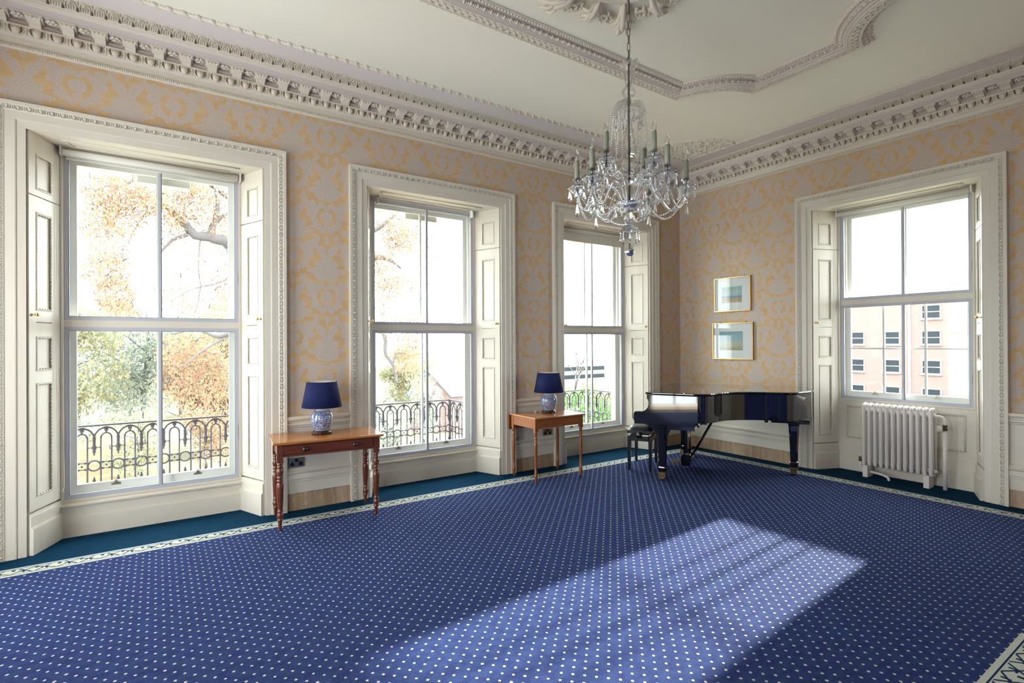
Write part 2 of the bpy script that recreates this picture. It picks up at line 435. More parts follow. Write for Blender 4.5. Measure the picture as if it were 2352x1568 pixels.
# ------------------------------------------------------------------ room numbers
X0, Y0, H = -8.66, -5.92, 4.335
CX = [-7.03, -4.32, -1.60]; RWC = -2.93
HW, BW, VB, ZT = .853, .705, .365, 3.34
VO = .62

# ------------------------------------------------------------------ camera
yaw, pitch, roll, FPX = .9762, .0023, -.0049, 1205.95
F = Vector((math.cos(yaw)*math.cos(pitch), math.sin(yaw)*math.cos(pitch), math.sin(pitch)))
Rt = Vector((math.sin(yaw), -math.cos(yaw), 0)); U = Rt.cross(F)
R2 = Rt*math.cos(roll)+U*math.sin(roll); U2 = -Rt*math.sin(roll)+U*math.cos(roll)
cam = bpy.data.cameras.new('camera'); camo = bpy.data.objects.new('camera', cam); COL.objects.link(camo)
camo.matrix_world = Matrix(((R2.x, U2.x, -F.x, -7.0382), (R2.y, U2.y, -F.y, -5.5328), (R2.z, U2.z, -F.z, 1.65), (0, 0, 0, 1)))
cam.sensor_width = 36; cam.lens = FPX*36/2352; cam.clip_start = .05; cam.clip_end = 300
scene.camera = camo

# ------------------------------------------------------------------ shell
b = MB(); b.box(X0-.3, Y0-.3, -.12, .5, .5, 0); struct(b.build('floor', 'carpet'))
b = MB(); b.box(X0-.3, Y0-.3, H, .65, .65, H+.2); struct(b.build('ceiling', 'ceiling'))

def long_wall(name, s0, s1, centres, T, zs, zt=ZT):
    """wall along local u from s0 to s1, front at v=0; T maps (u,v,z)->world"""
    b = MB(); e = [s0]
    for c in centres: e += [c-HW-.008, c+HW+.008]
    e.append(s1)
    for i in range(0, len(e), 2):
        a, c = e[i], e[i+1]
        al = .148 if i > 0 else 0; cl = .148 if i < len(e)-2 else 0
        poly = [(a, 0), (c, 0), (c+cl, VB+.02), (c+cl, VO), (a-al, VO), (a-al, VB+.02)]
        P3 = [T(u, v, 0) for u, v in poly]
        b.prism(P3, (0, 0, H), 1, [0, 1, 1, 2, 1, 1])
    for c in centres:
        P3 = [T(u, v, zt+.008) for u, v in ((c-HW-.008, 0), (c+HW+.008, 0), (c+HW+.008, VO), (c-HW-.008, VO))]
        b.prism(P3, (0, 0, H-zt-.008), 1, [0, 1, 2, 1])
        P3 = [T(u, v, -.12) for u, v in ((c-HW, VB+.006), (c+HW, VB+.006), (c+HW, VO), (c-HW, VO))]
        b.prism(P3, (0, 0, zs+.12), 1, [1, 1, 2, 1])
    return struct(b.build(name, ['paper', 'white', 'stone']))
TL = lambda u, v, z: (u, v, z)
TR = lambda u, v, z: (v, -u, z)          # u = -y
long_wall('wall_left', X0-.3, .62, CX, TL, .29)
long_wall('wall_right', 0, -Y0+.3, [-RWC], TR, .885)
# the two walls behind the viewer, plain; two tall end-wall windows, one mirrored in the piano, added for fill light
BEHX = []; ENDY = [-1.25, -3.62]; PW = .62
def plain_wall(name, s0, s1, cs, T, d0, d1):
    b = MB(); e = [s0]
    for c in sorted(cs): e += [c-PW, c+PW]
    e.append(s1)
    def bx(a, c, z0, z1):
        p, q = T(a, d0), T(c, d1); b.box(min(p[0], q[0]), min(p[1], q[1]), z0, max(p[0], q[0]), max(p[1], q[1]), z1)
    for i in range(0, len(e), 2): bx(e[i], e[i+1], 0, H)
    for c in cs: bx(c-PW, c+PW, 0, .06); bx(c-PW, c+PW, 3.3, H)
    return struct(b.build(name, 'paper'))
plain_wall('wall_behind', X0-.3, .62, BEHX, lambda u, d: (u, Y0-d), 0, .3)
plain_wall('wall_end', Y0, .1, ENDY, lambda u, d: (X0-d, u), 0, .3)

# ------------------------------------------------------------------ cornice
def ring4(n, z): return [(X0+n, -n, z), (-n, -n, z), (-n, Y0+n, z), (X0+n, Y0+n, z)]
def runaround(prof, name, mat, closed=False):
    b = MB(); m = len(prof)
    for i in range(m-1 if not closed else m):
        a = ring4(*prof[i]); c = ring4(*prof[(i+1) % m])
        for k in range(4):
            l = (k+1) % 4
            b.add([a[k], a[l], c[l], c[k]], [(0, 1, 2, 3)])
    return b
# picture-rail rope, frieze, egg band, modillion soffit, corona, leaf band
pr = [(0, 3.948), (.012, 3.95), (.022, 3.962), (.02, 3.985), (.012, 3.99), (.012, 4.03), (.02, 4.034), (.024, 4.045), (.03, 4.05), (.055, 4.105), (.06, 4.112), (.064, 4.122), (.045, 4.124), (.045, 4.185),
      (.158, 4.187), (.158, 4.196), (.166, 4.212), (.178, 4.23), (.185, 4.236), (.19, 4.246), (.196, 4.25), (.2, 4.265), (.206, 4.272), (.222, 4.30), (.25, 4.325), (.262, 4.328), (.264, 4.335)]
b = runaround(pr, '', '')
b.mi = [0]*len(b.f)
seg4 = 4
for i in range(len(pr)-1):
    if i in (5, 13, 14, 15, 16, 12): 
        for k in range(4): b.mi[i*4+k] = 1
corn = struct(b.build('trim_1', ['plaster', 'frieze'], fix=False))

def along(T, s0, s1, pitch, unit, phase=0):
    b = MB(); k = math.ceil((s0-phase)/pitch)
    while k*pitch+phase <= s1:
        unit(b, k*pitch+phase, T, k); k += 1
    return b
def rope_u(b, s, T, k):
    c = T(s, -.024, 3.967); b.ell(c, .0078, .0078, .013, 6, 4)
def egg_u(b, s, T, k):
    r = lambda u, d, z: T(u, -d, z)
    h = .0613
    # egg
    b.ell(r(s, .050, 4.079), .029, .026, .033, 10, 6)
    # shell: U tube
    pts = []
    for a in range(-100, 101, 25):
        t = R(a); pts.append(r(s+.047*math.sin(t), .051, 4.094-.047*math.cos(t)*(1 if abs(a) < 90 else .5)))
    b.tube(pts, .0052, 5)
    for sg in (-1, 1):  # flat brown slots between egg and shell
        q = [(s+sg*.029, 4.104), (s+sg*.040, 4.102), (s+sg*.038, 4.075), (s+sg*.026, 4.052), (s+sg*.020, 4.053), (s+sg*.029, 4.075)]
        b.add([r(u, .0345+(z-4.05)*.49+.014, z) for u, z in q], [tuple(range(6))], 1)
    # dart
    b.add([r(s+h-.012, .055, 4.108), r(s+h+.012, .055, 4.108), r(s+h, .036, 4.052), r(s+h, .068, 4.10)], [(0, 1, 3), (1, 2, 3), (2, 0, 3)], 0)
def block_u(b, s, T, k):
    r = lambda u, d, z: T(u, -d, z)
    prf = [(.04, 4.12), (.07, 4.124), (.088, 4.130), (.10, 4.142), (.118, 4.15), (.14, 4.155), (.148, 4.165), (.148, 4.188), (.04, 4.188)]
    w = .036
    b.prism([r(s-w, d, z) for d, z in prf], tuple(Vector(r(s+w, 0, 0))-Vector(r(s-w, 0, 0))), 0)
    prf = [(.04, 4.160), (.145, 4.165), (.156, 4.174), (.156, 4.188), (.04, 4.188)]; w = .052
    b.prism([r(s-w, d, z) for d, z in prf], tuple(Vector(r(s+w, 0, 0))-Vector(r(s-w, 0, 0))), 0)
    for j in range(4): b.ell(r(s-.039+.026*j, .152, 4.166), .012, .009, .009, 6, 4)
    # rosette on the soffit between blocks
    c = s+.1
    for j in range(6):
        a = 2*pi*j/6; b.ell(r(c+.026*math.cos(a), .10+.026*math.sin(a), 4.178), .016, .016, .011, 6, 4)
    b.ell(r(c, .10, 4.170), .014, .014, .013, 6, 4)
    b.box(*[f(p, q) for f in (min,) for p, q in zip(r(s+.053, .05, 4.15), r(s+.147, .058, 4.154))], *[max(p, q) for p, q in zip(r(s+.053, .05, 4.15), r(s+.147, .058, 4.154))])
def leaf_u(b, s, T, k):
    r = lambda u, d, z: T(u, -d, z)
    f = lambda t: (.206+.05*t, 4.273+.054*t)       # t 0..1 up the band
    def pt(u, t, o=.004): d, z = f(t); return r(s+u, d+o*.7, z-o)
    arc = [pt(-.030, .05), pt(-.034, .45), pt(-.026, .78), pt(0, .93), pt(.026, .78), pt(.034, .45), pt(.030, .05)]
    b.tube(arc, .0042, 4)
    arc = [pt(-.014, .05), pt(-.017, .45), pt(0, .72), pt(.017, .45), pt(.014, .05)]
    b.tube(arc, .0036, 4); b.tube([pt(0, .02), pt(0, .6)], .003, 4)
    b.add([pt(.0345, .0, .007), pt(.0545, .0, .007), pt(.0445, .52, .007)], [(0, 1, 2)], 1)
    b.tube([pt(.0445, .55), pt(.0445, .95)], .004, 4)
WALLS = [('window wall', TL, X0+.28, -.28), ('right wall', TR, .28, -Y0-.28)]
for nm, T, s0, s1 in WALLS:
    struct(along(T, s0-.25, s1+.25, .0145, rope_u).build('bead_moulding', 'plaster', corn, fix=False))
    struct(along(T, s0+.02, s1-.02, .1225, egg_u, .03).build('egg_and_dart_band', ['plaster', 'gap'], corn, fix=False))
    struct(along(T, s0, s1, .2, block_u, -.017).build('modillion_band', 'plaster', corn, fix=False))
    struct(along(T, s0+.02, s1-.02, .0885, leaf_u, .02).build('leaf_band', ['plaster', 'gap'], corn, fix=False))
for o in kids(corn): del o['kind']

# ceiling margin rope with corner lunettes
def rope_path(b, pts, pitch=.10, r=.017):
    P = [Vector(p) for p in pts]; acc = 0
    b.tube(pts, .019, 6)
    for i in range(len(P)-1):
        d = P[i+1]-P[i]; L = d.length; t = d/L; nrm = Vector((-t.y, t.x, 0))
        while acc < L:
            c = P[i]+t*acc
            for o, w in ((0, 1), (pitch*.36, .62), (pitch*.62, .62)):
                m = Matrix.Rotation(math.atan2(t.y, t.x)+.62, 3, 'Z')
                b.ell(tuple(c+t*o), .052*w, .019*w+.004, .022*w, 7, 4, rot=m)
            acc += pitch
        acc -= L
n0 = .535
b = MB()
z = H-.004
def quarter(cx, cy, sx, sy, r=.82, k=14):
    return [(cx+sx*r*math.cos(R(90*j/k)), cy+sy*r*math.sin(R(90*j/k)), z) for j in range(k+1)]
cs = [(-n0, -n0, -1, -1), (X0+n0, -n0, 1, -1), (X0+n0, Y0+n0, 1, 1), (-n0, Y0+n0, -1, 1)]
for i in range(4):
    a, c = cs[i], cs[(i+1) % 4]; rope_path(b, [(a[0], a[1], z), (c[0], c[1], z)])
    rope_path(b, quarter(*cs[i]))
rr = random.Random(3)
for cx, cy, sx, sy in cs[:1]:
    for j in range(170):
        r_ = .76*math.sqrt(rr.random()); a = R(4+82*rr.random())
        b.ell((cx+sx*r_*math.cos(a), cy+sy*r_*math.sin(a), z), .012+.03*rr.random(), .008+.014*rr.random(), .010+.008*rr.random(), 6, 4, rot=Matrix.Rotation(rr.random()*3, 3, 'Z'))
struct(b.build('trim_2', 'plaster', fix=False))

# raised ceiling panel rib
KX, KY = -4.24, -2.90
def rib_path(off):
    hx, hy, cut, sag = 2.22, .865, .50, .078
    pts = []
    # corner notches: concave arcs centred outside the panel; off moves outwards
    for (sx, sy) in ((1, 1), (-1, 1), (-1, -1), (1, -1)):
        A = (KX+sx*hx, KY+sy*(hy-cut)); Bp = (KX+sx*(hx-cut), KY+sy*hy)
        mx, my = (A[0]+Bp[0])/2, (A[1]+Bp[1])/2
        ch = math.hypot(A[0]-Bp[0], A[1]-Bp[1])/2; rad = (ch*ch+sag*sag)/(2*sag)
        ux, uy = sx/math.sqrt(2), sy/math.sqrt(2)
        cx_, cy_ = mx+ux*(rad-sag), my+uy*(rad-sag)
        rr_ = rad-off; half = math.asin(min(1, ch/rad))
        # offset intersections with the straight sides
        base = math.atan2(-uy, -ux); seq = []
        fx = KX+sx*(hx+off); fy = KY+sy*(hy+off)
        a1 = math.atan2(-sy*math.sqrt(max(rr_**2-(fx-cx_)**2, 0)), fx-cx_)
        a2 = math.atan2(fy-cy_, -sx*math.sqrt(max(rr_**2-(fy-cy_)**2, 0)))
        d = (a2-a1+pi) % (2*pi)-pi
        seq = [(cx_+rr_*math.cos(a1+d*k/10), cy_+rr_*math.sin(a1+d*k/10)) for k in range(11)]
        if sx*sy < 0: seq = seq[::-1]
        pts.append(seq)
    # order: corner (1,1) goes from right side to top side; then (-1,1) top->left; etc.
    out = []
    for s_ in pts: out += s_
    return out
ribprof = [(0, 0), (.0, .012), (.012, .02), (.036, .02), (.04, .022), (.074, .055), (.08, .06), (.10, .068), (.104, .074), (.110, .070), (.196, .066), (.20, .072), (.21, .070), (.216, .055), (.25, .022), (.27, .018), (.275, 0)]
b = MB()
for i in range(len(ribprof)-1):
    a = rib_path(ribprof[i][0]); c = rib_path(ribprof[i+1][0]); n_ = len(a)
    for k in range(n_):
        l = (k+1) % n_
        b.add([(*a[k], H-ribprof[i][1]), (*a[l], H-ribprof[i][1]), (*c[l], H-ribprof[i+1][1]), (*c[k], H-ribprof[i+1][1])], [(0, 1, 2, 3)], 1 if i in (4, 6, 13) else 0)
rib = struct(b.build('trim_3', ['plaster', 'frieze'], fix=False))
def resample(pts, pitch, closed=True):
    P = [Vector((*p, 0)) for p in pts]; out = []; acc = 0; n_ = len(P)
    for i in range(n_):
        d = P[(i+1) % n_]-P[i]; L = d.length
        if L < 1e-6: continue
        t = d/L
        while acc < L: out.append((P[i]+t*acc, t)); acc += pitch
        acc -= L
    return out
b = MB()
for p, t in resample(rib_path(.018), .03): b.ell((p.x, p.y, H-.02), .012, .012, .010, 6, 4)
for p, t in resample(rib_path(.058), .062):
    m = Matrix.Rotation(math.atan2(t.y, t.x), 3, 'Z')
    b.ell((p.x, p.y, H-.042), .016, .022, .016, 7, 4, rot=m)
    n3 = Vector((-t.y, t.x, 0))
    for sg in (-1, 1): b.ell(tuple(p+t*(.031*sg)*.72+Vector((0, 0, H-.042))), .004, .02, .014, 5, 4, rot=m)
for p, t in resample(rib_path(.234), .062):
    m = Matrix.Rotation(math.atan2(t.y, t.x), 3, 'Z'); b.ell((p.x, p.y, H-.04), .016, .022, .014, 7, 4, rot=m)
# guilloche on the flat soffit of the rib
g1 = resample(rib_path(.153), .012); 
for ph in (0, pi):
    line = []
    for j, (p, t) in enumerate(g1):
        n3 = Vector((t.y, -t.x, 0)); line.append(tuple(p+n3*(.026*math.sin(j*.012*2*pi/.13+ph))+Vector((0, 0, H-.071))))
    b.tube(line, .0065, 4, closed=True)
for p, t in resample(rib_path(.153), .065): b.ell((p.x, p.y, H-.07), .010, .010, .008, 6, 4)
for p, t in resample(rib_path(.286), .065):
    b.ell((p.x, p.y, H-.001), .022, .006, .004, 5, 4, rot=Matrix.Rotation(math.atan2(t.y, t.x), 3, 'Z'))
b.build('rib_ornament', 'plaster', rib, fix=False)

# foliage rose round the chandelier
b = MB(); rr = random.Random(11)
NL = 11
def tongue(r0, a0, r1, a1, w_, dz=0):
    pts = []
    for k in range(6):
        t = k/5; r_ = r0+(r1-r0)*t; a = a0+(a1-a0)*t*t
        pts.append((KX+r_*math.cos(a), KY+r_*math.sin(a), H-.022-.05*math.sin(pi*min(t*1.05, 1))-dz-.012*t))
    b.tube(pts, [w_*.5, w_*.8, w_, w_*1.05, w_*.9, w_*.35], 6)
for j in range(NL):
    a0 = 2*pi*(j+.47)/NL; rad = .60+.12*(j % 2)+.03*rr.random()
    tongue(.34, a0, rad, a0, .024, .012)
    for sg in (-1, 1):
        tongue(.38, a0+sg*.03, rad-.05, a0+sg*.085, .020, .006); tongue(.40, a0+sg*.05, rad-.12, a0+sg*.17, .018)
        tongue(rad-.18, a0+sg*.04, rad-.02, a0+sg*.055, .013, .02)
    c_ = a0+pi/NL; rs = .50+.05*rr.random()
    pts = [(KX+rs*math.cos(c_)+(.055-.0016*k)*math.cos(.33*k), KY+rs*math.sin(c_)+(.055-.0016*k)*math.sin(.33*k), H-.03-.0006*k) for k in range(28)]
    b.tube(pts, .011, 5)
    for k in range(9):
        q = rr.random()*6.3; w_ = .03+.06*rr.random()
        b.ell((KX+rs*math.cos(c_)+w_*math.cos(q), KY+rs*math.sin(c_)+w_*math.sin(q), H-.03), .010+.014*rr.random(), .010+.01*rr.random(), .018, 6, 4)
pts = [(KX+.34*math.cos(2*pi*k/40), KY+.34*math.sin(2*pi*k/40), H-.02) for k in range(40)]
b.tube(pts, .03, 6, closed=True)
struct(b.build('trim_4', 'plaster', fix=False))

# ------------------------------------------------------------------ windows
def strip_bumps(b, A, B, pitch, rx, ry, rz, mi=0, off=0):
    A = Vector(A); B = Vector(B); L = (B-A).length; n = max(1, int(L/pitch))
    for i in range(n):
        c = A+(B-A)*((i+.5)/n); b.ell(tuple(c), rx, ry, rz, 5, 4, mi)
def casing(parent, z0=0):
    prof = [(0, -.002), (0, .022), (.052, .026), (.056, .034), (.062, .036), (.118, .036), (.124, .042), (.130, .044), (.134, .040), (.158, .046), (.164, .052), (.19, .054), (.19, -.002)]
    b = MB()
    ring = lambda w, d: [(-HW-w, -d, z0), (-HW-w, -d, ZT+w), (HW+w, -d, ZT+w), (HW+w, -d, z0)]
    for i in range(len(prof)-1):
        a = ring(*prof[i]); c = ring(*prof[i+1])
        for k in range(3): b.add([a[k], a[k+1], c[k+1], c[k]], [(0, 1, 2, 3)])
    # mitre line
    o = b.build('casing', 'white', parent, fix=True)
    b = MB(); w = .146; d = .044
    for sx in (-1, 1):
        u = sx*(HW+w); z = z0+.03
        while z < ZT+w-.03:
            b.ell((u, -d-.001, z), .0165, .009, .013, 7, 4)
            b.tube([(u+.0185, -d, z+.019), (u-.004, -d-.004, z+.0225), (u-.019, -d-.003, z+.012), (u-.0215, -d-.002, z), (u-.019, -d-.003, z-.012), (u-.004, -d-.004, z-.0225), (u+.0185, -d, z-.019)], .0035, 4)
            b.ell((u, -d, z+.0335), .019, .005, .0045, 5, 4); z += .067
    u = -HW-w+.04
    while u < HW+w-.02:
        zc = ZT+w
        b.ell((u, -d-.001, zc), .013, .009, .0165, 7, 4)
        b.tube([(u+.019, -d, zc+.0185), (u+.0225, -d-.004, zc-.004), (u+.012, -d-.003, zc-.019), (u, -d-.002, zc-.0215), (u-.012, -d-.003, zc-.019), (u-.0225, -d-.004, zc-.004), (u-.019, -d, zc+.0185)], .0035, 4)
        b.ell((u+.0335, -d, zc), .0045, .005, .019, 5, 4); u += .067
    b.build('casing_ornament', 'white', o, fix=False)
LS = math.hypot(HW-BW, VB)
def SP(side, t, n, z):
    dx, dv = -side*(HW-BW)/LS, VB/LS
    nx, nv = -side*VB/LS, -(HW-BW)/LS
    return (side*HW+dx*t+nx*n, dv*t+nv*n, z)
def sbox(b, side, t0, t1, z0, z1, n0, n1, mi=0):
    v = [SP(side, t, n, z) for z in (z0, z1) for n in (n0, n1) for t in (t0, t1)]
    b.add(v, [(0, 2, 3, 1), (4, 5, 7, 6), (0, 1, 5, 4), (2, 6, 7, 3), (0, 4, 6, 2), (1, 3, 7, 5)], mi)
def shutters(parent, knob_z=1.89):
    for side in (-1, 1):
        b = MB()
        PAN = [(2.895, 3.185), (1.925, 2.715), (1.44, 1.72), (.435, 1.345)]
        ta, tb = .085, .285
        # frame board built round the sunk panels
        sbox(b, side, .004, ta, .335, 2.838, 0, .014); sbox(b, side, tb, LS-.004, .335, 2.838, 0, .014)
        sbox(b, side, .004, ta, 2.846, 3.338, 0, .014); sbox(b, side, tb, LS-.004, 2.846, 3.338, 0, .014)
        for z0, z1 in ((3.185, 3.338), (2.846, 2.895), (2.715, 2.838), (1.835, 1.925), (1.72, 1.829), (1.345, 1.44), (.335, .435)):
            sbox(b, side, ta, tb, z0, z1, 0, .014)
        for z0, z1 in PAN: sbox(b, side, ta, tb, z0, z1, -.002, .0025)
        # plinth with step
        sbox(b, side, .0, LS, 0, .205, 0, .042); sbox(b, side, 0, LS, .205, .215, 0, .036); sbox(b, side, .0, LS, .215, .300, 0, .026); sbox(b, side, .0, LS, .300, .322, 0, .018)
        o = b.build('shutter', 'white', parent)
        b = MB()
        for z0, z1 in PAN:
            for t in (ta+.008, tb-.008):
                b.tube([SP(side, t, .012, z0), SP(side, t, .012, z1)], .0075, 5, sm=False)
                n = int((z1-z0)/.03)
                for i in range(n): b.ell(SP(side, t+(.007 if t < .2 else -.007), .013, z0+(i+.5)*(z1-z0)/n), .0075, .0075, .0085, 5, 4)
            for z in (z0+.008, z1-.008):
                b.tube([SP(side, ta, .012, z), SP(side, tb, .012, z)], .0075, 5, sm=False)
                for i in range(6): b.ell(SP(side, ta+(i+.5)*(tb-ta)/6, .013, z+(.007 if z < z0+.1 else -.007)), .0085, .0085, .0075, 5, 4)
        b.build('panel_moulding', 'white', o, fix=False)
        k = MB(); c = Vector(SP(side, .035, .014, knob_z)); nrm = Vector(SP(side, .035, 1.014, knob_z))-c
        q = nrm.to_track_quat('Z', 'Y').to_matrix().to_4x4(); X = Matrix.Translation(c) @ q
        k.lathe([(.011, 0), (.011, .004), (.005, .008), (.005, .022), (.013, .030), (.016, .038), (.014, .047), (.006, .052), (0, .053)], 14, X=X)
        k.build('knob', 'brass', o)
def rect_frame(b, u0, u1, z0, z1, w, v0, v1, mi=0, wb=None):
    wb = wb or w
    b.box(u0, v0, z0, u0+w, v1, z1, mi); b.box(u1-w, v0, z0, u1, v1, z1, mi)
    b.box(u0+w, v0, z0, u1-w, v1, z0+wb, mi); b.box(u0+w, v0, z1-w, u1-w, v1, z1, mi)
def window(idx, loc, rz, zb, blind_open=True, muntins=(0.,), lower_cross=False, zm=1.835):
    root = struct(empty('window_%d' % idx, loc, rz))
    casing(root); shutters(root)
    # soffit board with ornament strip
    b = MB(); b.add([(-HW, .0, ZT), (HW, .0, ZT), (BW, VB, ZT), (-BW, VB, ZT), (-HW, .0, ZT+.012), (HW, .0, ZT+.012), (BW, VB, ZT+.012), (-BW, VB, ZT+.012)], [(0, 1, 2, 3), (4, 7, 6, 5), (0, 4, 5, 1), (1, 5, 6, 2), (2, 6, 7, 3), (3, 7, 4, 0)])
    so = b.build('soffit', 'white', root)
    b = MB()
    for v0, w_ in ((.11, .66), (.25, .60)):
        b.tube([(-w_, v0, ZT-.004), (w_, v0, ZT-.004)], .008, 5)
        strip_bumps(b, (-w_, v0+.012, ZT-.005), (w_, v0+.012, ZT-.005), .026, .009, .009, .007)
    for sx in (-1, 1):
        b.tube([(sx*.655, .11, ZT-.004), (sx*.60, .25, ZT-.004)], .008, 5); strip_bumps(b, (sx*.64, .115, ZT-.005), (sx*.59, .25, ZT-.005), .026, .008, .008, .007)
    b.build('soffit_moulding', 'white', so, fix=False)
    # back board / plinth below the window
    b = MB()
    if zb < .5:
        b.box(-BW-.01, VB-.045, 0, BW+.01, VB+.004, .165); b.box(-BW-.01, VB-.037, .165, BW+.01, VB+.004, .175); b.box(-BW-.01, VB-.028, .175, BW+.01, VB+.004, .262); b.box(-BW-.01, VB-.045, .262, BW+.01, VB+.004, .276); b.box(-BW-.01, VB-.02, .276, BW+.01, VB+.004, .292)
        b.build('apron', 'white', root)
    else:
        b.box(-BW-.01, VB-.045, 0, BW+.01, VB+.004, .20); b.box(-BW-.01, VB-.028, .20, BW+.01, VB+.004, .315); b.box(-BW-.01, VB-.012, .315, BW+.01, VB+.004, .885)
        o = b.build('apron', 'white', root); b = MB()
        for sx in (-1, 1): b.tube([(sx*.60, VB-.014, .415), (sx*.60, VB-.014, .815)], .009, 5); strip_bumps(b, (sx*.588, VB-.016, .415), (sx*.588, VB-.016, .815), .03, .008, .008, .009)
        for z in (.415, .815): b.tube([(-.60, VB-.014, z), (.60, VB-.014, z)], .009, 5); strip_bumps(b, (-.6, VB-.016, z+(.012 if z < .5 else -.012)), (.6, VB-.016, z+(.012 if z < .5 else -.012)), .03, .009, .008, .008)
        b.tube([(-.6, VB-.0125, .53), (-.3, VB-.0125, .53)], .0015, 4)
        b.build('panel_moulding', 'white', o, fix=False)
    # inner timber frame
    fz = zb+.002
    b = MB(); rect_frame(b, -.692, .692, fz, ZT-.002, .022, VB-.012, VB+.10)
    b.box(-.67, VB-.006, zm-.03, .67, VB+.06, zm+.03); b.build('frame', 'white', root)
    # secondary glazing, upper and lower
    for z0, z1 in ((zm+.03, 3.318), (fz+.022, zm-.03)):
        b = MB(); rect_frame(b, -.67, .67, z0, z1, .030, VB-.004, VB+.03, 0)
        rect_frame(b, -.64, .64, z0+.03, z1-.03, .006, VB+.002, VB+.026, 1)
        b.box(.004, VB-.002, z0+.03, .026, VB+.024, z1-.03, 0); b.box(.026, VB+.004, z0+.03, .034, VB+.02, z1-.03, 1)
        for sx in (-1, 1): b.box(sx*.655-.008, VB-.012, (z0+z1)/2-.33, sx*.655+.008, VB-.003, (z0+z1)/2-.22, 0)
        o = b.build('secondary_glazing', ['alu', 'alu_dark'], root)
        g = MB(); g.box(-.635, VB+.012, z0+.034, .635, VB+.015, z1-.034); g.build('glass_pane', 'pane', o)
    # sliding sashes
    zc = 1.81 if zb < .5 else 2.12
    for nm, z0, z1, v in (('upper_sash', zc-.01, 3.30, .505), ('lower_sash', zb+.035, zc+.03, .462)):
        b = MB(); rect_frame(b, -.645, .645, z0, z1, .05, v, v+.038, 0, wb=.085 if nm[0] == 'l' else .035)
        ms = muntins if (nm[0] == 'l' or len(muntins) == 1) else (0.,)
        for m_ in ms: b.box(m_-.011, v+.004, z0+.03, m_+.011, v+.034, z1-.03)
        if lower_cross and nm[0] == 'l': b.box(-.6, v+.006, 1.545, .6, v+.03, 1.565)
        o = b.build(nm, 'sash', root)
        g = MB(); g.box(-.6, v+.018, z0+.04, .6, v+.021, z1-.04); g.build('glass_pane', 'pane', o)
        if nm[0] == 'l':
            for sx in (-.32, .32):
                k = MB(); k.prism([(sx-.035, v-.004, z0+.05), (sx+.035, v-.004, z0+.05), (sx+.035, v-.004, z0+.062), (sx+.012, v-.004, z0+.07), (sx+.010, v-.004, z0+.095), (sx-.010, v-.004, z0+.095), (sx-.012, v-.004, z0+.07), (sx-.035, v-.004, z0+.062)], (0, .004, 0))
                k.box(sx-.012, v-.022, z0+.084, sx+.012, v-.004, z0+.089); k.build('sash_lift', 'oldbrass', o)
    # sash box linings to the outside
    b = MB(); b.box(-BW-.012, VB+.10, zb, -.645, VO-.01, ZT); b.box(.645, VB+.10, zb, BW+.012, VO-.01, ZT); b.box(-.645, VB+.1, 3.30, .645, VO-.01, ZT)
    b.box(-.75, .50, zb-.03, .75, .72, zb+.034); b.build('sash_box', 'sash', root)
    if zb < .5: b = MB(); b.box(-.16, .60, 3.20, .27, .74, 3.30); b.build('outer_blind_box', 'stone', root)
    return root
w1 = window(1, (CX[0], 0, 0), 0, .292)
w2 = copy_tree(w1); w2.name = 'window_2'; w2.location = (CX[1], 0, 0)
w3 = copy_tree(w1); w3.name = 'window_3'; w3.location = (CX[2], 0, 0)
w4 = window(4, (0, RWC, 0), -pi/2, .885, muntins=(-.225, .205), lower_cross=True, zm=2.145)

# the unseen windows added behind the viewer for fill light: frame and glass
k_ = 5
for loc, rz in [((x, Y0-.15, 0), 0) for x in BEHX]+[((X0-.15, y, 0), pi/2) for y in ENDY]:
    root = struct(empty('window_%d' % k_, loc, rz)); k_ += 1
    b = MB(); rect_frame(b, -PW, PW, .06, 3.3, .06, -.05, .05); b.box(-.02, -.03, .1, .02, .03, 3.3); b.box(-.56, -.03, 1.8, .56, .03, 1.85)
    o = b.build('sash', 'sash', root); g = MB(); g.box(-.58, -.003, .10, .58, .003, 3.26); g.build('glass_pane', 'pane', o)

# roller blinds
def blind(name, win, label, drop, cord, rz, loc, group=None, zl=.5):
    root = empty(name, loc, rz); tag(root, label, 'blind', group)
    b = MB(); b.tube([(-.672, VB-.06, 3.292), (.66, VB-.06, 3.292)], .029, 14); b.build('roll', 'blind', root)
    for sx in (-1, 1): b = MB(); b.box(sx*.681-.006, VB-.095, 3.262, sx*.681+.006, VB-.012, 3.338); b.build('bracket', 'sash', root)
    b = MB(); b.box(-.65, VB-.034, 3.268-drop, .64, VB-.031, 3.292); b.tube([(-.65, VB-.033, 3.268-drop), (.64, VB-.033, 3.268-drop)], .007, 6); b.build('fabric', 'blind', root)
    if cord:
        b = MB(); P = [(-.70, VB-.06, 3.27)]
        for k in range(9):
            t = k/8; P.append((-.70-.012*math.sin(pi*t), VB-.065-.03*t, 3.1-(3.1-zl-.04)*t))
        P += [(-.695, VB-.085, zl), (-.675, VB-.07, zl-.015), (-.665, VB-.05, zl+.02)]
        P += [(-.672, VB-.045, 1.2), (-.675, VB-.045, 3.27)]
        b.tube(P, .0022, 5); b.build('cord', 'sash', root)
    return root
blind('roller_blind', 1, 'off white roller blind rolled up at the head of the nearest window', .02, True, 0, (CX[0], 0, 0), zl=.42)
blind('roller_blind', 3, 'white roller blind at the head of the window behind the chandelier', .13, False, 0, (CX[2], 0, 0))
blind('roller_blind', 4, 'white roller blind at the head of the window above the radiator', .015, True, -pi/2, (0, RWC, 0), zl=1.02)
root = empty('blind_bracket', (CX[1], 0, 0)); tag(root, 'pair of empty white blind brackets at the head of the middle window', 'bracket')
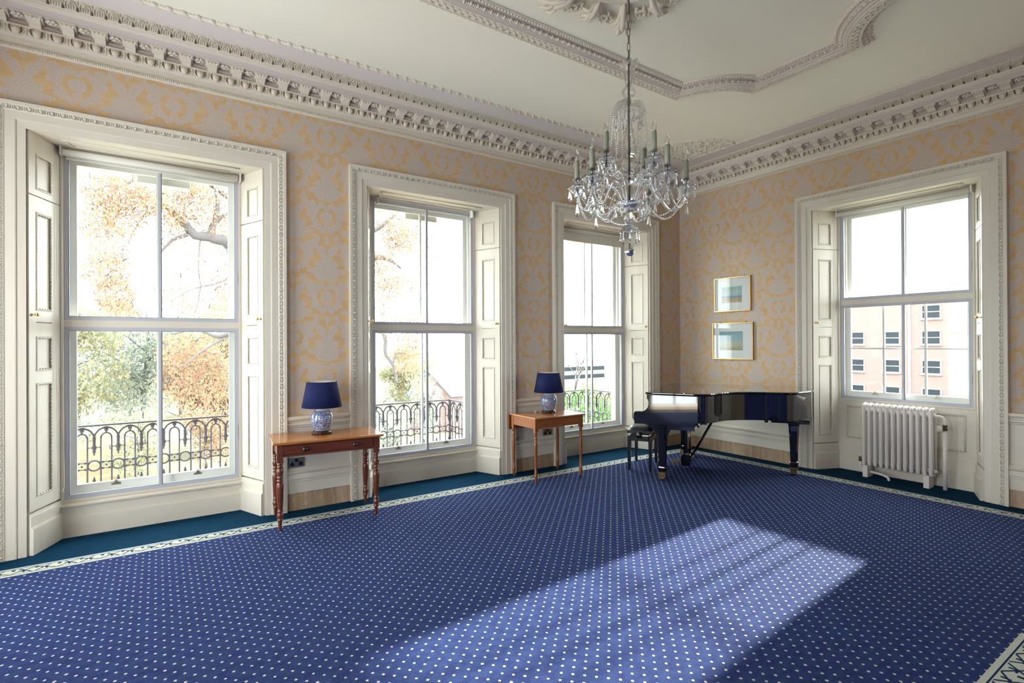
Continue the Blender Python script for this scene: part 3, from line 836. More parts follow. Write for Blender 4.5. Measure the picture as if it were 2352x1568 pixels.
for sx in (-1, 1):
    b = MB(); b.box(sx*.62-.006, VB-.09, 3.25, sx*.62+.006, VB-.02, 3.338); b.box(sx*.62-.014, VB-.09, 3.325, sx*.62+.014, VB-.02, 3.338); b.build('bracket_plate', 'sash', root)

# ------------------------------------------------------------------ dado between casings
def dado(name, T, s0, s1):
    prof = [(0, 0), (.018, 0), (.018, .172), (.028, .174), (.028, .283), (.034, .287), (.034, .305), (.042, .312), (.042, .35), (.030, .362), (.046, .372), (.050, .388), (.030, .402), (.026, .414), (.012, .424), (.010, .815), (.018, .82), (.022, .838), (.030, .846), (.028, .858), (.016, .868), (.018, .885), (.040, .893), (.046, .905), (.046, .922), (.038, .930), (0, .932)]
    b = MB()
    for i in range(len(prof)-1):
        (n0_, z0), (n1, z1) = prof[i], prof[i+1]
        b.add([T(s0, -n0_, z0), T(s1, -n0_, z0), T(s1, -n1, z1), T(s0, -n1, z1)], [(0, 1, 2, 3)], 1 if i == 1 else 0)
    return struct(b.build(name, ['white', 'marble'], fix=False))
OW = HW+.19
dado('baseboard_left', TL, CX[0]+OW, CX[1]-OW); dado('baseboard_left', TL, CX[1]+OW, CX[2]-OW); dado('baseboard_left', TL, CX[2]+OW, 0)
dado('baseboard_left', TL, X0, CX[0]-OW)
dado('baseboard_right', TR, 0, -RWC-OW); dado('baseboard_right', TR, -RWC+OW, -Y0)

# ------------------------------------------------------------------ tables
def leg(name, prof, x, y, parent, mat, blk, ztop, zblk):
    b = MB(); b.box(x-blk, y-blk, zblk, x+blk, y+blk, ztop)
    b.lathe(prof, 16, (x, y, 0)); return b.build(name, mat, parent)
LEG1 = [(.010, 0), (.0115, .005), (.017, .075), (.019, .085), (.027, .09), (.027, .097), (.020, .102), (.026, .115), (.029, .130), (.026, .145), (.018, .155), (.018, .16), (.026, .165), (.026, .171), (.021, .178), (.022, .2), (.028, .30), (.0305, .385), (.029, .405), (.022, .418), (.018, .425), (.026, .433), (.026, .442), (.018, .448), (.018, .454), (.026, .46), (.026, .47), (.018, .478), (.024, .49), (.0295, .515), (.026, .54), (.019, .552), (.024, .558), (.024, .565), (.018, .572), (.025, .582), (.025, .59), (.019, .598), (.022, .61)]
LEG2 = [(.011, 0), (.012, .01), (.017, .06), (.020, .072), (.022, .09), (.019, .105), (.014, .112), (.018, .118), (.018, .124), (.0145, .13), (.016, .2), (.0195, .38), (.0205, .455), (.018, .470), (.014, .478), (.020, .488), (.020, .495), (.014, .502), (.020, .520), (.020, .53), (.014, .545), (.015, .552), (.019, .565), (.021, .59), (.021, .61)]
t = empty('side_table', (-5.697, -.352, 0), R(-5.1)); tag(t, 'mahogany side table with one long drawer and turned legs, between the nearest and middle windows', 'table')
lx, ly = .425, .213
b = MB(); b.box(-lx-.06, -ly-.062, .764, lx+.06, ly+.045, .782); b.box(-lx-.052, -ly-.054, .758, lx+.052, ly+.04, .764); b.build('tabletop', 'woodtop', t, bevel=.004)
for sx in (-1, 1):
    for sy in (-1, 1): leg('leg', LEG1, sx*lx, sy*ly, t, 'wood', .026, .758, .60)
b = MB(); b.box(-lx, -ly-.018, .645, lx, -ly-.004, .663); b.box(-lx+.0, -ly-.018, .748, lx, -ly-.004, .758)
b.box(-lx, ly+.004, .645, lx, ly+.018, .758)
for sx in (-1, 1): b.box(sx*lx-.008+sx*.008, -ly, .645, sx*lx+.008+sx*.008, ly, .758)
b.box(-lx+.026, -ly-.012, .655, lx-.026, -ly-.006, .755)
b.build('apron', 'wood', t)
b = MB(); b.box(-lx+.032, -ly-.024, .667, lx-.032, -ly-.012, .744); d_ = b.build('drawer', 'wood', t, bevel=.002)
for sx in (-.22, .22):
    b = MB(); X = Matrix.Translation((sx, -ly-.024, .705)) @ Matrix.Rotation(pi/2, 4, 'X')
    b.lathe([(.012, 0), (.011, .006), (.010, .012), (.021, .020), (.024, .030), (.020, .038), (.008, .042), (0, .043)], 16, X=X); b.build('knob', 'darkwood', d_)

t = empty('side_table', (-3.03, -.375, 0), R(-1)); tag(t, 'light mahogany side table with a drop leaf, between the middle and far windows', 'table')
lx, ly = .342, .233
b = MB(); b.box(-lx-.03, -ly-.035, .752, lx+.055, ly+.06, .770); b.build('tabletop', 'woodtop', t, bevel=.004)
b = MB(); b.box(-lx-.03, ly+.063, .57, lx+.055, ly+.078, .766); b.build('drop_leaf', 'wood2', t)
for sx in (-1, 1):
    for sy in (-1, 1): leg('leg', LEG2, sx*lx, sy*ly, t, 'wood2', .021, .752, .605)
b = MB()
for sy in (-1, 1): b.box(-lx, sy*ly-.008+sy*.01, .64, lx, sy*ly+.008+sy*.01, .752)
for sx in (-1, 1): b.box(sx*lx-.008+sx*.01, -ly, .64, sx*lx+.008+sx*.01, ly, .752)
b.build('apron', 'wood2', t)

# ------------------------------------------------------------------ lamps
def lamp(label, loc):
    r = empty('table_lamp', loc, .4); tag(r, label, 'lamp', 'table lamps with navy shades')
    b = MB(); b.lathe([(.084, .006), (.090, .010), (.092, .018), (.084, .022), (.080, .028), (.078, .034), (0, .034)], 24)
    for k in range(4):
        a = pi/4+k*pi/2; b.ell((.08*math.cos(a), .08*math.sin(a), .0085), .017, .012, .008, 8, 4, rot=Matrix.Rotation(a, 3, 'Z'))
    b.build('base', 'darkwood', r)
    b = MB(); b.lathe([(.060, .034), (.072, .038), (.077, .05), (.090, .08), (.101, .12), (.105, .15), (.102, .18), (.090, .205), (.073, .222), (.058, .232), (.052, .238), (.050, .252), (.03, .256), (0, .256)], 32)
    b.build('vase_body', 'vase', r)
    b = MB(); b.lathe([(.008, .25), (.008, .42)], 8); b.lathe([(.014, .30), (.018, .32), (.014, .36), (.012, .37)], 10)
    for k in range(3):
        a = k*2*pi/3; b.tube([(0, 0, .475), (.135*math.cos(a), .135*math.sin(a), .500)], .0022, 5)
    b.lathe([(.0025, .37), (.0025, .475)], 6); b.build('lamp_fitting', 'brass', r)
    b = MB(); n = 40; zo, z1 = .258, .502; ro, r1 = .185, .138
    v = []
    for rr_, zz in ((ro, zo), (r1, z1), (r1-.004, z1), (ro-.004, zo)):
        v += [(rr_*math.cos(2*pi*k/n), rr_*math.sin(2*pi*k/n), zz) for k in range(n)]
    for j in range(4):
        for k in range(n):
            l = (k+1) % n; m = (j+1) % 4
            b.f.append((j*n+k, j*n+l, m*n+l, m*n+k)); b.mi.append(1 if j == 2 else 0); b.sm.append(j in (0, 2))
    b.v = v; b.build('lamp_shade', ['shade', 'shadein'], r)
    return r
l1 = lamp('navy shaded lamp on a blue and white ginger jar, on the table with the drawer', (-5.72, -.30, .782))
l2 = copy_tree(l1); l2.location = (-2.965, -.325, .770); l2.rotation_euler.z = 2.1
l2['label'] = 'navy shaded lamp on a blue and white ginger jar, on the drop-leaf table'
b = MB(); b.box(-3.09, -.22, .770, -3.04, -.18, .79); o = b.build('inline_switch', 'bulbcap', bevel=.004); tag(o, 'small white switch lying beside the lamp on the drop-leaf table', 'switch')

# ------------------------------------------------------------------ unseen curtains added behind the viewer to give the piano its blue reflection
M['bluecloth'] = simple('royal_blue_curtain_cloth', (.045, .075, .28), .85)
for x0, x1, sd in ((-6.7, -4.42, 'wider, left hand'), (-4.2, -2.1, 'right hand')):
    S = empty('curtain', (x0, Y0, 0)); tag(S, 'added royal blue floor length curtain, the %s one mirrored in the piano side' % sd, 'curtain', 'blue curtains added behind the viewer')
    b = MB(); n_ = int((x1-x0)/.02); fr_ = [(k*.02, .10+.028*math.sin(k*.62)+.008*math.sin(k*.21)) for k in range(n_+1)]; bk_ = [(x, y-.006) for x, y in fr_][::-1]
    b.prism([(x, y, .01) for x, y in fr_+bk_], (0, 0, 3.2)); b.build('cloth', 'bluecloth', S)
    b = MB(); b.tube([(-.08, .10, 3.24), (x1-x0+.08, .10, 3.24)], .016, 10); b.build('pole', 'brass', S)

# ------------------------------------------------------------------ sockets
def socket(x0, x1, z0, z1, label):
    w, h = x1-x0, z1-z0; s = empty('double_socket', ((x0+x1)/2, -.012, (z0+z1)/2)); tag(s, label, 'socket')
    b = MB(); b.box(-w/2, -.012, -h/2, w/2, .002, h/2); b.build('faceplate', 'oldbrass', s, bevel=.002)
    for sx in (-1, 1):
        b = MB(); c = sx*w*.27
        b.box(c-.004, -.0135, .002, c+.004, -.0115, .016); b.box(c-.016, -.0135, -.016, c+.016, -.0115, .002); b.box(c-.020, -.0135, -.028, c+.020, -.0115, -.014); b.build('outlet', 'black', s)
    b = MB(); b.box(-.016, -.016, .008, .016, -.011, h/2-.006); b.build('rocker_switch', 'black', s)
    for sx in (-1, 1):
        b = MB(); b.lathe([(.0035, 0), (.0035, .0015), (0, .0016)], 8, X=Matrix.Translation((sx*(w/2-.009), -.012, 0)) @ Matrix.Rotation(pi/2, 4, 'X')); b.build('screw', 'brass', s)
socket(-5.971, -5.822, .428, .518, 'brass double socket on the panel under the table with the drawer')
socket(-2.823, -2.675, .420, .508, 'brass double socket on the panel under the drop-leaf table')

# ------------------------------------------------------------------ pictures
def picture(y0, y1, z0, z1, a0, a1, b0, b1, mat, label):
    r = empty('framed_picture', (-.004, (y0+y1)/2, z0)); tag(r, label, 'picture', 'gilt framed prints beside the corner')
    w = abs(y1-y0)/2; h = z1-z0; fr = .014
    b = MB()
    for q in ((-.03, -w, 0, 0, w, fr), (-.03, -w, h-fr, 0, w, h), (-.03, -w, fr, 0, -w+fr, h-fr), (-.03, w-fr, fr, 0, w, h-fr)): b.box(*q)
    b.build('frame', 'gold', r, bevel=.002)
    b = MB(); b.box(-.012, -w+fr, fr, -.008, w-fr, h-fr); b.build('mount', 'matboard', r)
    # picture in the mount; y falls to the right as seen
    yl = w-2*w*a0; yr = w-2*w*a1
    b = MB(); b.box(-.0135, yr, h*b0, -.012, yl, h*b1); b.build('print', mat, r)
    b = MB(); b.box(-.022, -w+fr, fr, -.0205, w-fr, h-fr); b.build('picture_glass', 'picglass', r)
    for yy, zz in ((w*.63, h+.006), (-w*.65, h+.006), (0, -.006)):
        b = MB(); b.lathe([(.008, 0), (.008, .006), (.004, .009), (0, .01)], 8, X=Matrix.Translation((-.004, yy, zz)) @ Matrix.Rotation(-pi/2, 4, 'Y')); b.build('fixing', 'dull', r)
    return r
artA = art('seascape_print', [(0, (.50, .48, .40)), (.18, (.45, .32, .16)), (.30, (.42, .38, .25)), (.34, (.10, .27, .52)), (.42, (.20, .36, .50)), (.46, (.45, .46, .52)), (.62, (.40, .55, .54)), (1, (.27, .50, .46))], 2.095+.25*.505, 2.095+.72*.505)
artB = art('landscape_print', [(0, (.32, .28, .16)), (.25, (.48, .46, .34)), (.42, (.45, .50, .45)), (.5, (.36, .47, .52)), (.8, (.28, .46, .55)), (1, (.25, .38, .36))], 1.389+.25*.541, 1.389+.76*.541)
picture(-.655, -1.240, 2.095, 2.600, .20, .76, .25, .72, artA, 'gilt framed seascape with a blue sea, the upper of two on the wall')
picture(-.622, -1.273, 1.389, 1.930, .17, .75, .25, .76, artB, 'gilt framed landscape with a blue sky and tree, the lower of two on the wall')

# ------------------------------------------------------------------ grand piano  (local X = depth, Y = towards the bass)
PA = 1.081
P = empty('grand_piano', (-2.185, -1.206, 0), -PA); tag(P, 'glossy black grand piano with closed lid standing across the corner', 'piano')
W_ = 1.61
bend = catmull([(.50, 0), (.62, .004), (.70, .035), (.77, .13), (.84, .30), (.93, .42), (1.08, .52), (1.28, .585), (1.45, .61), (1.58, .67), (1.68, .80), (1.76, .97), (1.80, 1.15), (1.80, 1.35), (1.74, 1.52), (1.62, 1.605), (1.50, 1.61)], 6)
LID = [(0, 0)] + bend + [(0, W_)]
def inset(poly, d):
    n = len(poly); out = []
    for i in range(n):
        p0, p1, p2 = Vector(poly[i-1]), Vector(poly[i]), Vector(poly[(i+1) % n])
        a = (p1-p0).normalized(); c = (p2-p1).normalized()
        na = Vector((-a.y, a.x)); nc = Vector((-c.y, c.x)); m = (na+nc)
        m = m/max(m.dot(na), .3) if m.length > 1e-6 else na
        out.append(tuple(p1+m*d))
    return out
def slab(b, poly, z0, z1, mi=0, smooth_side=False):
    n = len(poly); vs = [(x, y, z0) for x, y in poly]+[(x, y, z1) for x, y in poly]
    b.add(vs, [tuple(range(n))[::-1], tuple(range(n, 2*n))], mi)
    b.add(vs, [(i, (i+1) % n, n+(i+1) % n, n+i) for i in range(n)], mi, smooth_side)
XH = .446
b = MB()
back = [(XH+.003, 0)]+bend+[(XH+.003, W_)]
bi = inset(back, .010)
def bevslab(b, poly, ins, z0, z1):
    n = len(poly)
    lay = [(ins, z0), (poly, z0+.012), (poly, z0+.018), (inset(poly, .005), z1)]
    vs = [(x, y, z) for L_, z in lay for x, y in L_]
    b.add(vs, [tuple(range(n))[::-1], tuple(range(3*n, 4*n))], 0)
    b.add(vs, [(q*n+i, q*n+(i+1) % n, (q+1)*n+(i+1) % n, (q+1)*n+i) for q in range(3) for i in range(n)], 0, False)
bevslab(b, back, bi, 1.024, 1.050); b.build('lid', 'piano', P)
b = MB(); fr_ = [(0, 0), (XH-.003, 0), (XH-.003, W_), (0, W_)]; bevslab(b, fr_, inset(fr_, .010), 1.024, 1.050); b.build('lid_flap', 'piano', P)
b = MB(); b.box(XH-.006, .006, 1.046, XH+.006, W_-.006, 1.0525); b.build('lid_hinge', 'brass', P)
rim = inset([(.12, 0)]+bend+[(.12, W_)], .022)
b = MB(); slab(b, rim, .712, 1.020, smooth_side=True); b.build('rim', 'piano', P)
# cheeks
prof = [(.015, 1.020), (.015, .975)]+catmull([(.018, .968), (.030, .945), (.033, .915), (.022, .870), (-.005, .835), (-.045, .815)], 4)+[(-.105, .815)]+catmull([(-.125, .812), (-.140, .800), (-.148, .780)], 3)+[(-.148, .705), (-.140, .700), (-.140, .664), (.55, .664), (.60, .71), (.60, 1.020)]
for y0, y1 in ((.012, .085), (W_-.085, W_-.012)):
    b = MB(); b.prism([(x, y0, z) for x, z in prof], (0, y1-y0, 0)); b.build('cheek', 'piano', P, bevel=.003)
b = MB(); b.box(-.135, .085, .664, .50, W_-.085, .712); b.box(.05, .03, .615, .56, W_-.03, .664); b.build('keybed', 'piano', P)
b = MB(); fp = [(-.12, .712), (-.12, .768), (-.105, .778), (-.02, .788), (.02, .80), (.05, .84), (.055, .98), (.075, .98), (.075, .712)]
b.prism([(x, .087, z) for x, z in fp], (0, W_-.174, 0)); b.build('fallboard', 'piano', P, bevel=.002)
b = MB(); b.box(.058, .087, .97, .10, W_-.087, 1.018); b.build('front_rail', 'piano', P)
b = MB(); b.box(1.33, .80, .665, 1.74, 1.40, .712); b.box(.60, .3, .66, .66, 1.5, .712); b.box(1.26, .72, .672, 1.30, 1.45, .712); b.build('underframe', 'piano', P)
def pleg(x, y, front, zt):
    w = [(.074, zt), (.072, zt-.03), (.062, zt-.035), (.058, zt-.06), (.056, zt-.12), (.046, .36), (.041, .17), (.047, .165), (.049, .155), (.045, .10), (.043, .098)]
    b = MB(); rings = []
    for h, z in w:
        c_ = h*.35; rings.append([(x+sx_, y+sy_, z) for sx_, sy_ in ((-h, -h+c_), (-h+c_, -h), (h-c_, -h), (h, -h+c_), (h, h-c_), (h-c_, h), (-h+c_, h), (-h, h-c_))])
    b.loft(rings)
    if front:   # curved bracket under the cheek
        br = catmull([(-.20, zt), (-.15, zt-.02), (-.09, zt-.07), (-.05, zt-.15)], 4)+catmull([(.05, zt-.15), (.09, zt-.07), (.15, zt-.02), (.20, zt)], 4)
        b.prism([(x+q, y-.04, z) for q, z in br], (0, .08, 0))
    o = b.build('leg', 'piano', P)
    b = MB(); b.box(x-.046, y-.046, .062, x+.046, y+.046, .100); b.box(x-.04, y-.046, .02, x+.03, y-.040, .07); b.box(x-.04, y+.040, .02, x+.03, y+.046, .07)
    b.lathe([(.033, -.030), (.036, -.026), (.036, .026), (.033, .030)], 18, X=Matrix.Translation((x-.005, y, .036)) @ Matrix.Rotation(pi/2, 4, 'X'))
    b.build('caster', 'brass', o)
pleg(.182, .075, True, .664); pleg(.182, W_-.075, True, .664); pleg(1.575, 1.053, False, .665)
# pedal lyre
ly = empty('pedal_lyre', (.34, .82, 0)); ly.parent = P
b = MB(); b.box(-.03, -.15, .600, .06, .15, .640)
for sy in (-1, 1): b.prism([(-.02, sy*.13-.022, .60), (.035, sy*.13-.022, .60), (.035, sy*.11-.022, .20), (-.02, sy*.11-.022, .20)], (0, .044, 0))
b.prism([(-.045, -.14, .06), (-.055, -.14, .13), (-.04, -.14, .19), (-.02, -.14, .21), (.05, -.14, .21), (.07, -.14, .13), (.06, -.14, .06)], (0, .28, 0)); b.build('lyre_frame', 'piano', ly)
b = MB()
for y_ in (-.05, 0, .05): b.lathe([(.005, .20), (.005, .61)], 8, (.03, y_, 0))
b.build('pedal_rod', 'brass', ly)
for y_ in (-.065, 0, .065):
    b = MB(); b.prism([(-.06, y_-.014, .085), (-.14, y_-.016, .070), (-.195, y_-.022, .066), (-.205, y_-.012, .066), (-.205, y_+.012, .066), (-.195, y_+.022, .066), (-.14, y_+.016, .070), (-.06, y_+.014, .085)], (0, 0, .012)); b.build('pedal', 'brass', ly)
b = MB()
for y_ in (-.1, .1): b.tube([(.03, y_, .11), (.33, y_*1.25, .66)], .011, 8)
b.build('brace', 'satinblack', ly)

# bench
S = empty('piano_bench', (-1.668, -.702, 0), R(33.0)); tag(S, 'black piano bench with padded seat tucked under the keyboard', 'bench')
sx_, sy_ = .29, .155
for a in (-1, 1):
    for c in (-1, 1):
        b = MB(); x, y = a*(sx_-.022), c*(sy_-.022)
        b.loft([[(x+q*.022, y+w*.022, .44) for q, w in ((-1, -1), (1, -1), (1, 1), (-1, 1))], [(x+q*.022, y+w*.022, .37) for q, w in ((-1, -1), (1, -1), (1, 1), (-1, 1))], [(x+q*.016, y+w*.016, 0) for q, w in ((-1, -1), (1, -1), (1, 1), (-1, 1))]])
        b.build('leg', 'satinblack', S)
b = MB(); 
for c in (-1, 1): b.box(-sx_+.03, c*(sy_-.011)-.011, .378, sx_-.03, c*(sy_-.011)+.011, .44); b.box(c*(sx_-.011)-.011, -sy_+.03, .378, c*(sx_-.011)+.011, sy_-.03, .44)
b.build('apron', 'satinblack', S)
b = MB(); b.box(-sx_-.01, -sy_-.005, .475, sx_+.01, sy_+.005, .513); b.build('seat_frame', 'satinblack', S, bevel=.003)
b = MB()
nx, ny = 17, 11; vs = []; fs = []
for j in range(ny):
    for i in range(nx):
        u, v = -1+2*i/(nx-1), -1+2*j/(ny-1)
        hgt = .062*((1-abs(u)**5)*(1-abs(v)**5))**.5
        for bx, by in ((-.33, 0), (.33, 0)): hgt -= .008*math.exp(-((u-bx)**2+(v-by)**2)/.01)
        vs.append((u*(sx_+.005), v*sy_, .513+max(hgt, 0)))
for j in range(ny-1):
    for i in range(nx-1): a = j*nx+i; fs.append((a, a+1, a+nx+1, a+nx))
b.add(vs, fs, 0, True); b.build('seat', 'leather', S, fix=False)
b = MB(); b.tube([(-.2, -.08, .46), (.2, .08, .46)], .012, 8); b.tube([(-.2, .08, .46), (.2, -.08, .46)], .012, 8); b.box(-.18, -.1, .44, .18, .1, .449); b.build('lift_mechanism', 'satinblack', S)
for c in (-1, 1):
    b = MB(); b.tube([(c*sx_*.9, 0, .46), (c*(sx_+.03), 0, .46)], .009, 8)
    b.lathe([(.034, -.014), (.040, -.008), (.040, .008), (.034, .014)], 20, X=Matrix.Translation((c*(sx_+.045), 0, .46)) @ Matrix.Rotation(pi/2, 4, 'Y')); b.build('knob', 'satinblack', S)

# ------------------------------------------------------------------ radiator
r = empty('radiator', (.17, -2.955, 0), -pi/2); tag(r, 'white cast iron column radiator under the right hand window', 'radiator')
# local x runs to the right as seen from the room, y towards the wall
n = 12; pit = .0612
for i in range(n):
    b = MB(); x = (i-(n-1)/2)*pit
    for y in (-.055, .055):
        b.tube([(x, y, .155), (x, y, .165), (x, y, .845), (x, y, .86)], [.016, .021, .021, .017], 10)
    arc = [(x, -.058*math.cos(pi*k/8), .845+.034*math.sin(pi*k/8)) for k in range(9)]
    b.tube(arc, .0195, 10); arc = [(x, -.055*math.cos(pi*k/8), .165-.022*math.sin(pi*k/8)) for k in range(9)]; b.tube(arc, .0195, 10)
    for z in (.185, .80): b.tube([(x-pit/2, 0, z), (x+pit/2, 0, z)], .024, 10)
    b.build('column', 'rad', r)
b = MB()
for x in (-.312, .30): 
    b2 = MB(); b2.box(x-.026, -.085, 0, x+.026, .06, .135); b2.build('foot', 'rad', r)
p_ = MB(); p_.tube(catmull([(.34, 0, .80), (.40, 0, .805), (.435, 0, .79), (.447, 0, .75), (.447, 0, .70)], 5), .014, 10); p_.tube([(.447, 0, .66), (.447, 0, 0)], .020, 12); p_.build('riser_pipe', 'rad', r)
v_ = MB(); v_.lathe([(.022, .655), (.026, .66), (.026, .675), (.020, .68), (.020, .70), (.024, .703), (.024, .715), (.016, .718)], 12, (.447, 0, 0)); v_.tube([(.447, 0, .675), (.447, -.05, .675)], .012, 8); o = v_.build('valve', 'dull', r)
w_ = MB(); w_.lathe([(.012, -.010), (.034, -.009), (.038, -.003), (.034, .006), (.012, .004), (.010, .012), (0, .013)], 20, X=Matrix.Translation((.447-.035, -.055, .675)) @ Matrix.Rotation(R(90), 4, 'X') @ Matrix.Rotation(R(-25), 4, 'Y')); w_.build('handwheel', 'bulbcap', o)
p_ = MB(); p_.tube(catmull([(-.405, .03, .165), (-.405, .03, .09), (-.39, .02, .065), (-.35, 0, .06), (-.2, -.02, .055), (-.09, -.05, .035), (-.07, -.06, -.005)], 5), .0135, 10); p_.build('return_pipe', 'rad', r)
v_ = MB(); v_.lathe([(.016, .16), (.022, .165), (.022, .215), (.016, .22)], 10, (-.405, .03, 0)); v_.tube([(-.405, .03, .19), (-.345, .0, .188)], .013, 8); v_.build('lockshield_valve', 'dull', r)
v_ = MB(); v_.lathe([(.019, .22), (.020, .255), (.014, .265), (0, .267)], 10, (-.405, .03, 0)); v_.build('valve_cap', 'rad', r)
b = MB(); b.lathe([(.018, 0), (.018, .02), (.010, .022), (.010, .03), (0, .031)], 8, X=Matrix.Translation((.355, 0, .185)) @ Matrix.Rotation(pi/2, 4, 'Y')); b.build('blanking_plug', 'rad', r)

# ------------------------------------------------------------------ chandelier
C = empty('chandelier', (KX, KY, .0512)); C.scale = (.969, .969, .969); tag(C, 'crystal chandelier with candle arms hanging on a chain from the ceiling rose', 'chandelier')
HL = (H-.0512)/.969
b = MB(); b.lathe([(.010, 4.075), (.010, HL)], 10); b.lathe([(.02, HL-.05), (.05, HL-.03), (.06, HL-.005), (.06, HL)], 16); b.build('ceiling_rod', 'chain', C)
b = MB(); z = 4.07; k = 0
while z > 3.70:
    L_ = .030; w_ = .0095; pts = []
    for j in range(16):
        a = 2*pi*j/16; x = w_*math.cos(a); y = .019*(1 if math.sin(a) > 0 else -1)*(1 if abs(math.sin(a)) > 1e-6 else 0)+.011*math.sin(a)
        ang = R(-34) if k % 2 == 0 else R(56)
        pts.append((x*math.cos(ang), x*math.sin(ang), z-.03+y))
    b.tube(pts, .0028, 5, closed=True); z -= .0535; k += 1
b.build('chain', 'chain', C)
b = MB(); b.tube(catmull([(.004, -.004, 4.08), (.014, -.010, 4.06), (.016, -.012, 4.02), (.010, -.008, 3.95), (.006, -.004, 3.9), (.008, -.005, 3.8), (.003, 0, 3.70)], 5), .0022, 5); b.build('flex', 'stem', C)
b = MB(); b.lathe([(.0065, 2.60), (.0065, 3.70)], 10); b.lathe([(.016, 3.405), (.018, 3.41), (.016, 3.42)], 12); b.build('stem', 'stem', C)
def gl(name, prof, n=16, mat='crystal', parent=C, **kw):
    b = MB(); b.lathe(prof, n, **kw); return b.build(name, mat, parent)
# vase-shaped top piece with scalloped lip
b = MB(); rings = []
for r_, z, sc in ((.020, 3.545, 0), (.026, 3.555, 0), (.028, 3.575, 0), (.034, 3.61, 0), (.042, 3.65, .05), (.055, 3.675, .1), (.078, 3.70, .14), (.074, 3.70, .14), (.050, 3.675, .1), (.037, 3.65, 0), (.028, 3.61, 0), (.015, 3.56, 0)):
    rings.append([(r_*(1+sc*math.cos(8*2*pi*k/32))*math.cos(2*pi*k/32), r_*(1+sc*math.cos(8*2*pi*k/32))*math.sin(2*pi*k/32), z+.10*sc*math.cos(8*2*pi*k/32)*.6) for k in range(32)])
b.loft(rings, sm=True); b.build('glass_vase', 'clear', C)
gl('glass_ball', [(.015, 3.445), (.03, 3.455), (.048, 3.475), (.052, 3.495), (.046, 3.515), (.028, 3.535), (.018, 3.545)], mat='clear')
gl('glass_neck', [(.018, 3.42), (.024, 3.43), (.018, 3.445)])
cup = [(.022, 3.428), (.060, 3.425), (.095, 3.405), (.116, 3.37), (.124, 3.33), (.1215, 3.33), (.113, 3.368), (.093, 3.401), (.060, 3.42), (.022, 3.424)]
canopy = gl('canopy', cup, 32, 'clear')
gl('glass_baluster', [(.012, 3.36), (.014, 3.33), (.018, 3.26), (.028, 3.20), (.044, 3.14), (.048, 3.11), (.040, 3.085), (.020, 3.07), (.014, 3.062)], mat='clear')
gl('glass_knop', [(.014, 3.062), (.030, 3.05), (.034, 3.04), (.026, 3.03), (.014, 3.026)])
gl('glass_ball', [(.014, 3.062-.02), (.038, 3.042), (.060, 3.018), (.068, 2.985), (.060, 2.95), (.038, 2.928), (.014, 2.92)], 20, 'clear')
gl('glass_knop', [(.014, 2.92), (.036, 2.912), (.042, 2.90), (.034, 2.89), (.02, 2.885), (.034, 2.875), (.038, 2.865), (.02, 2.853)])
gl('glass_baluster', [(.020, 2.853), (.030, 2.845), (.048, 2.81), (.050, 2.78), (.040, 2.73), (.034, 2.69), (.045, 2.675)], 14, 'clear')
b = MB(); b.lathe([(.040, 2.640), (.062, 2.655), (.066, 2.668), (.060, 2.682), (.03, 2.69)], 20); b.build('arm_plate', 'silver', C)
b = MB(); rings = []
for r_, z, sc in ((.115, 2.668, .05), (.118, 2.664, .05), (.108, 2.648, .04), (.085, 2.625, 0), (.055, 2.61, 0), (.030, 2.605, 0), (.028, 2.612, 0), (.055, 2.617, 0), (.082, 2.632, 0), (.104, 2.652, .04), (.112, 2.668, .05)):
    rings.append([(r_*(1+sc*math.cos(12*2*pi*k/48))*math.cos(2*pi*k/48), r_*(1+sc*math.cos(12*2*pi*k/48))*math.sin(2*pi*k/48), z) for k in range(48)])
b.loft(rings, sm=True, caps=False); recv = b.build('receiver_bowl', 'crystal', C)
gl('glass_baluster', [(.030, 2.605), (.026, 2.59), (.040, 2.575), (.044, 2.56), (.034, 2.535), (.018, 2.515), (.022, 2.505)], 12)
# lower dish
b = MB(); rings = []
for r_, z, sc in ((.018, 2.508, 0), (.040, 2.502, 0), (.060, 2.485, .02), (.070, 2.462, .04), (.067, 2.462, .04), (.057, 2.483, 0), (.038, 2.498, 0), (.016, 2.502, 0)):
    rings.append([(r_*(1+sc*math.cos(12*2*pi*k/48))*math.cos(2*pi*k/48), r_*(1+sc*math.cos(12*2*pi*k/48))*math.sin(2*pi*k/48), z) for k in range(48)])
b.loft(rings, sm=True, caps=False); dish = b.build('lower_dish', 'crystal', C)
gl('glass_stem', [(.008, 2.50), (.008, 2.34)], 8)
b = MB(); b.ell((0, 0, 2.315), .035, .035, .033, 16, 12); b.build('finial_ball', 'silver', C)

def drop(b, c, s=1.0, seg=6):      # a button and a cut pear drop
    b.ell((c[0], c[1], c[2]-.006*s), .0055*s, .0055*s, .0055*s, 6, 4, sm=False)
    b.lathe([(.0018*s, -.013*s), (.0045*s, -.020*s), (.0095*s, -.050*s), (.0085*s, -.056*s), (0, -.070*s)], seg, c, sm=False)
def beads(b, pts, pitch=.0135, r=.0055):
    P_ = [Vector(p) for p in pts]; acc = 0; k = 0
    for i in range(len(P_)-1):
        d = P_[i+1]-P_[i]; L_ = d.length
        if L_ < 1e-9: continue
        while acc < L_:
            c = P_[i]+d*(acc/L_); b.ell(tuple(c), r, r, r*1.1, 6, 4, sm=False); acc += pitch
        acc -= L_
def hang(A, B_, sagd, n=12):
    A = Vector(A); B_ = Vector(B_)
    return [tuple(A+(B_-A)*t+Vector((0, 0, -sagd*4*t*(1-t)))) for t in [i/n for i in range(n+1)]]
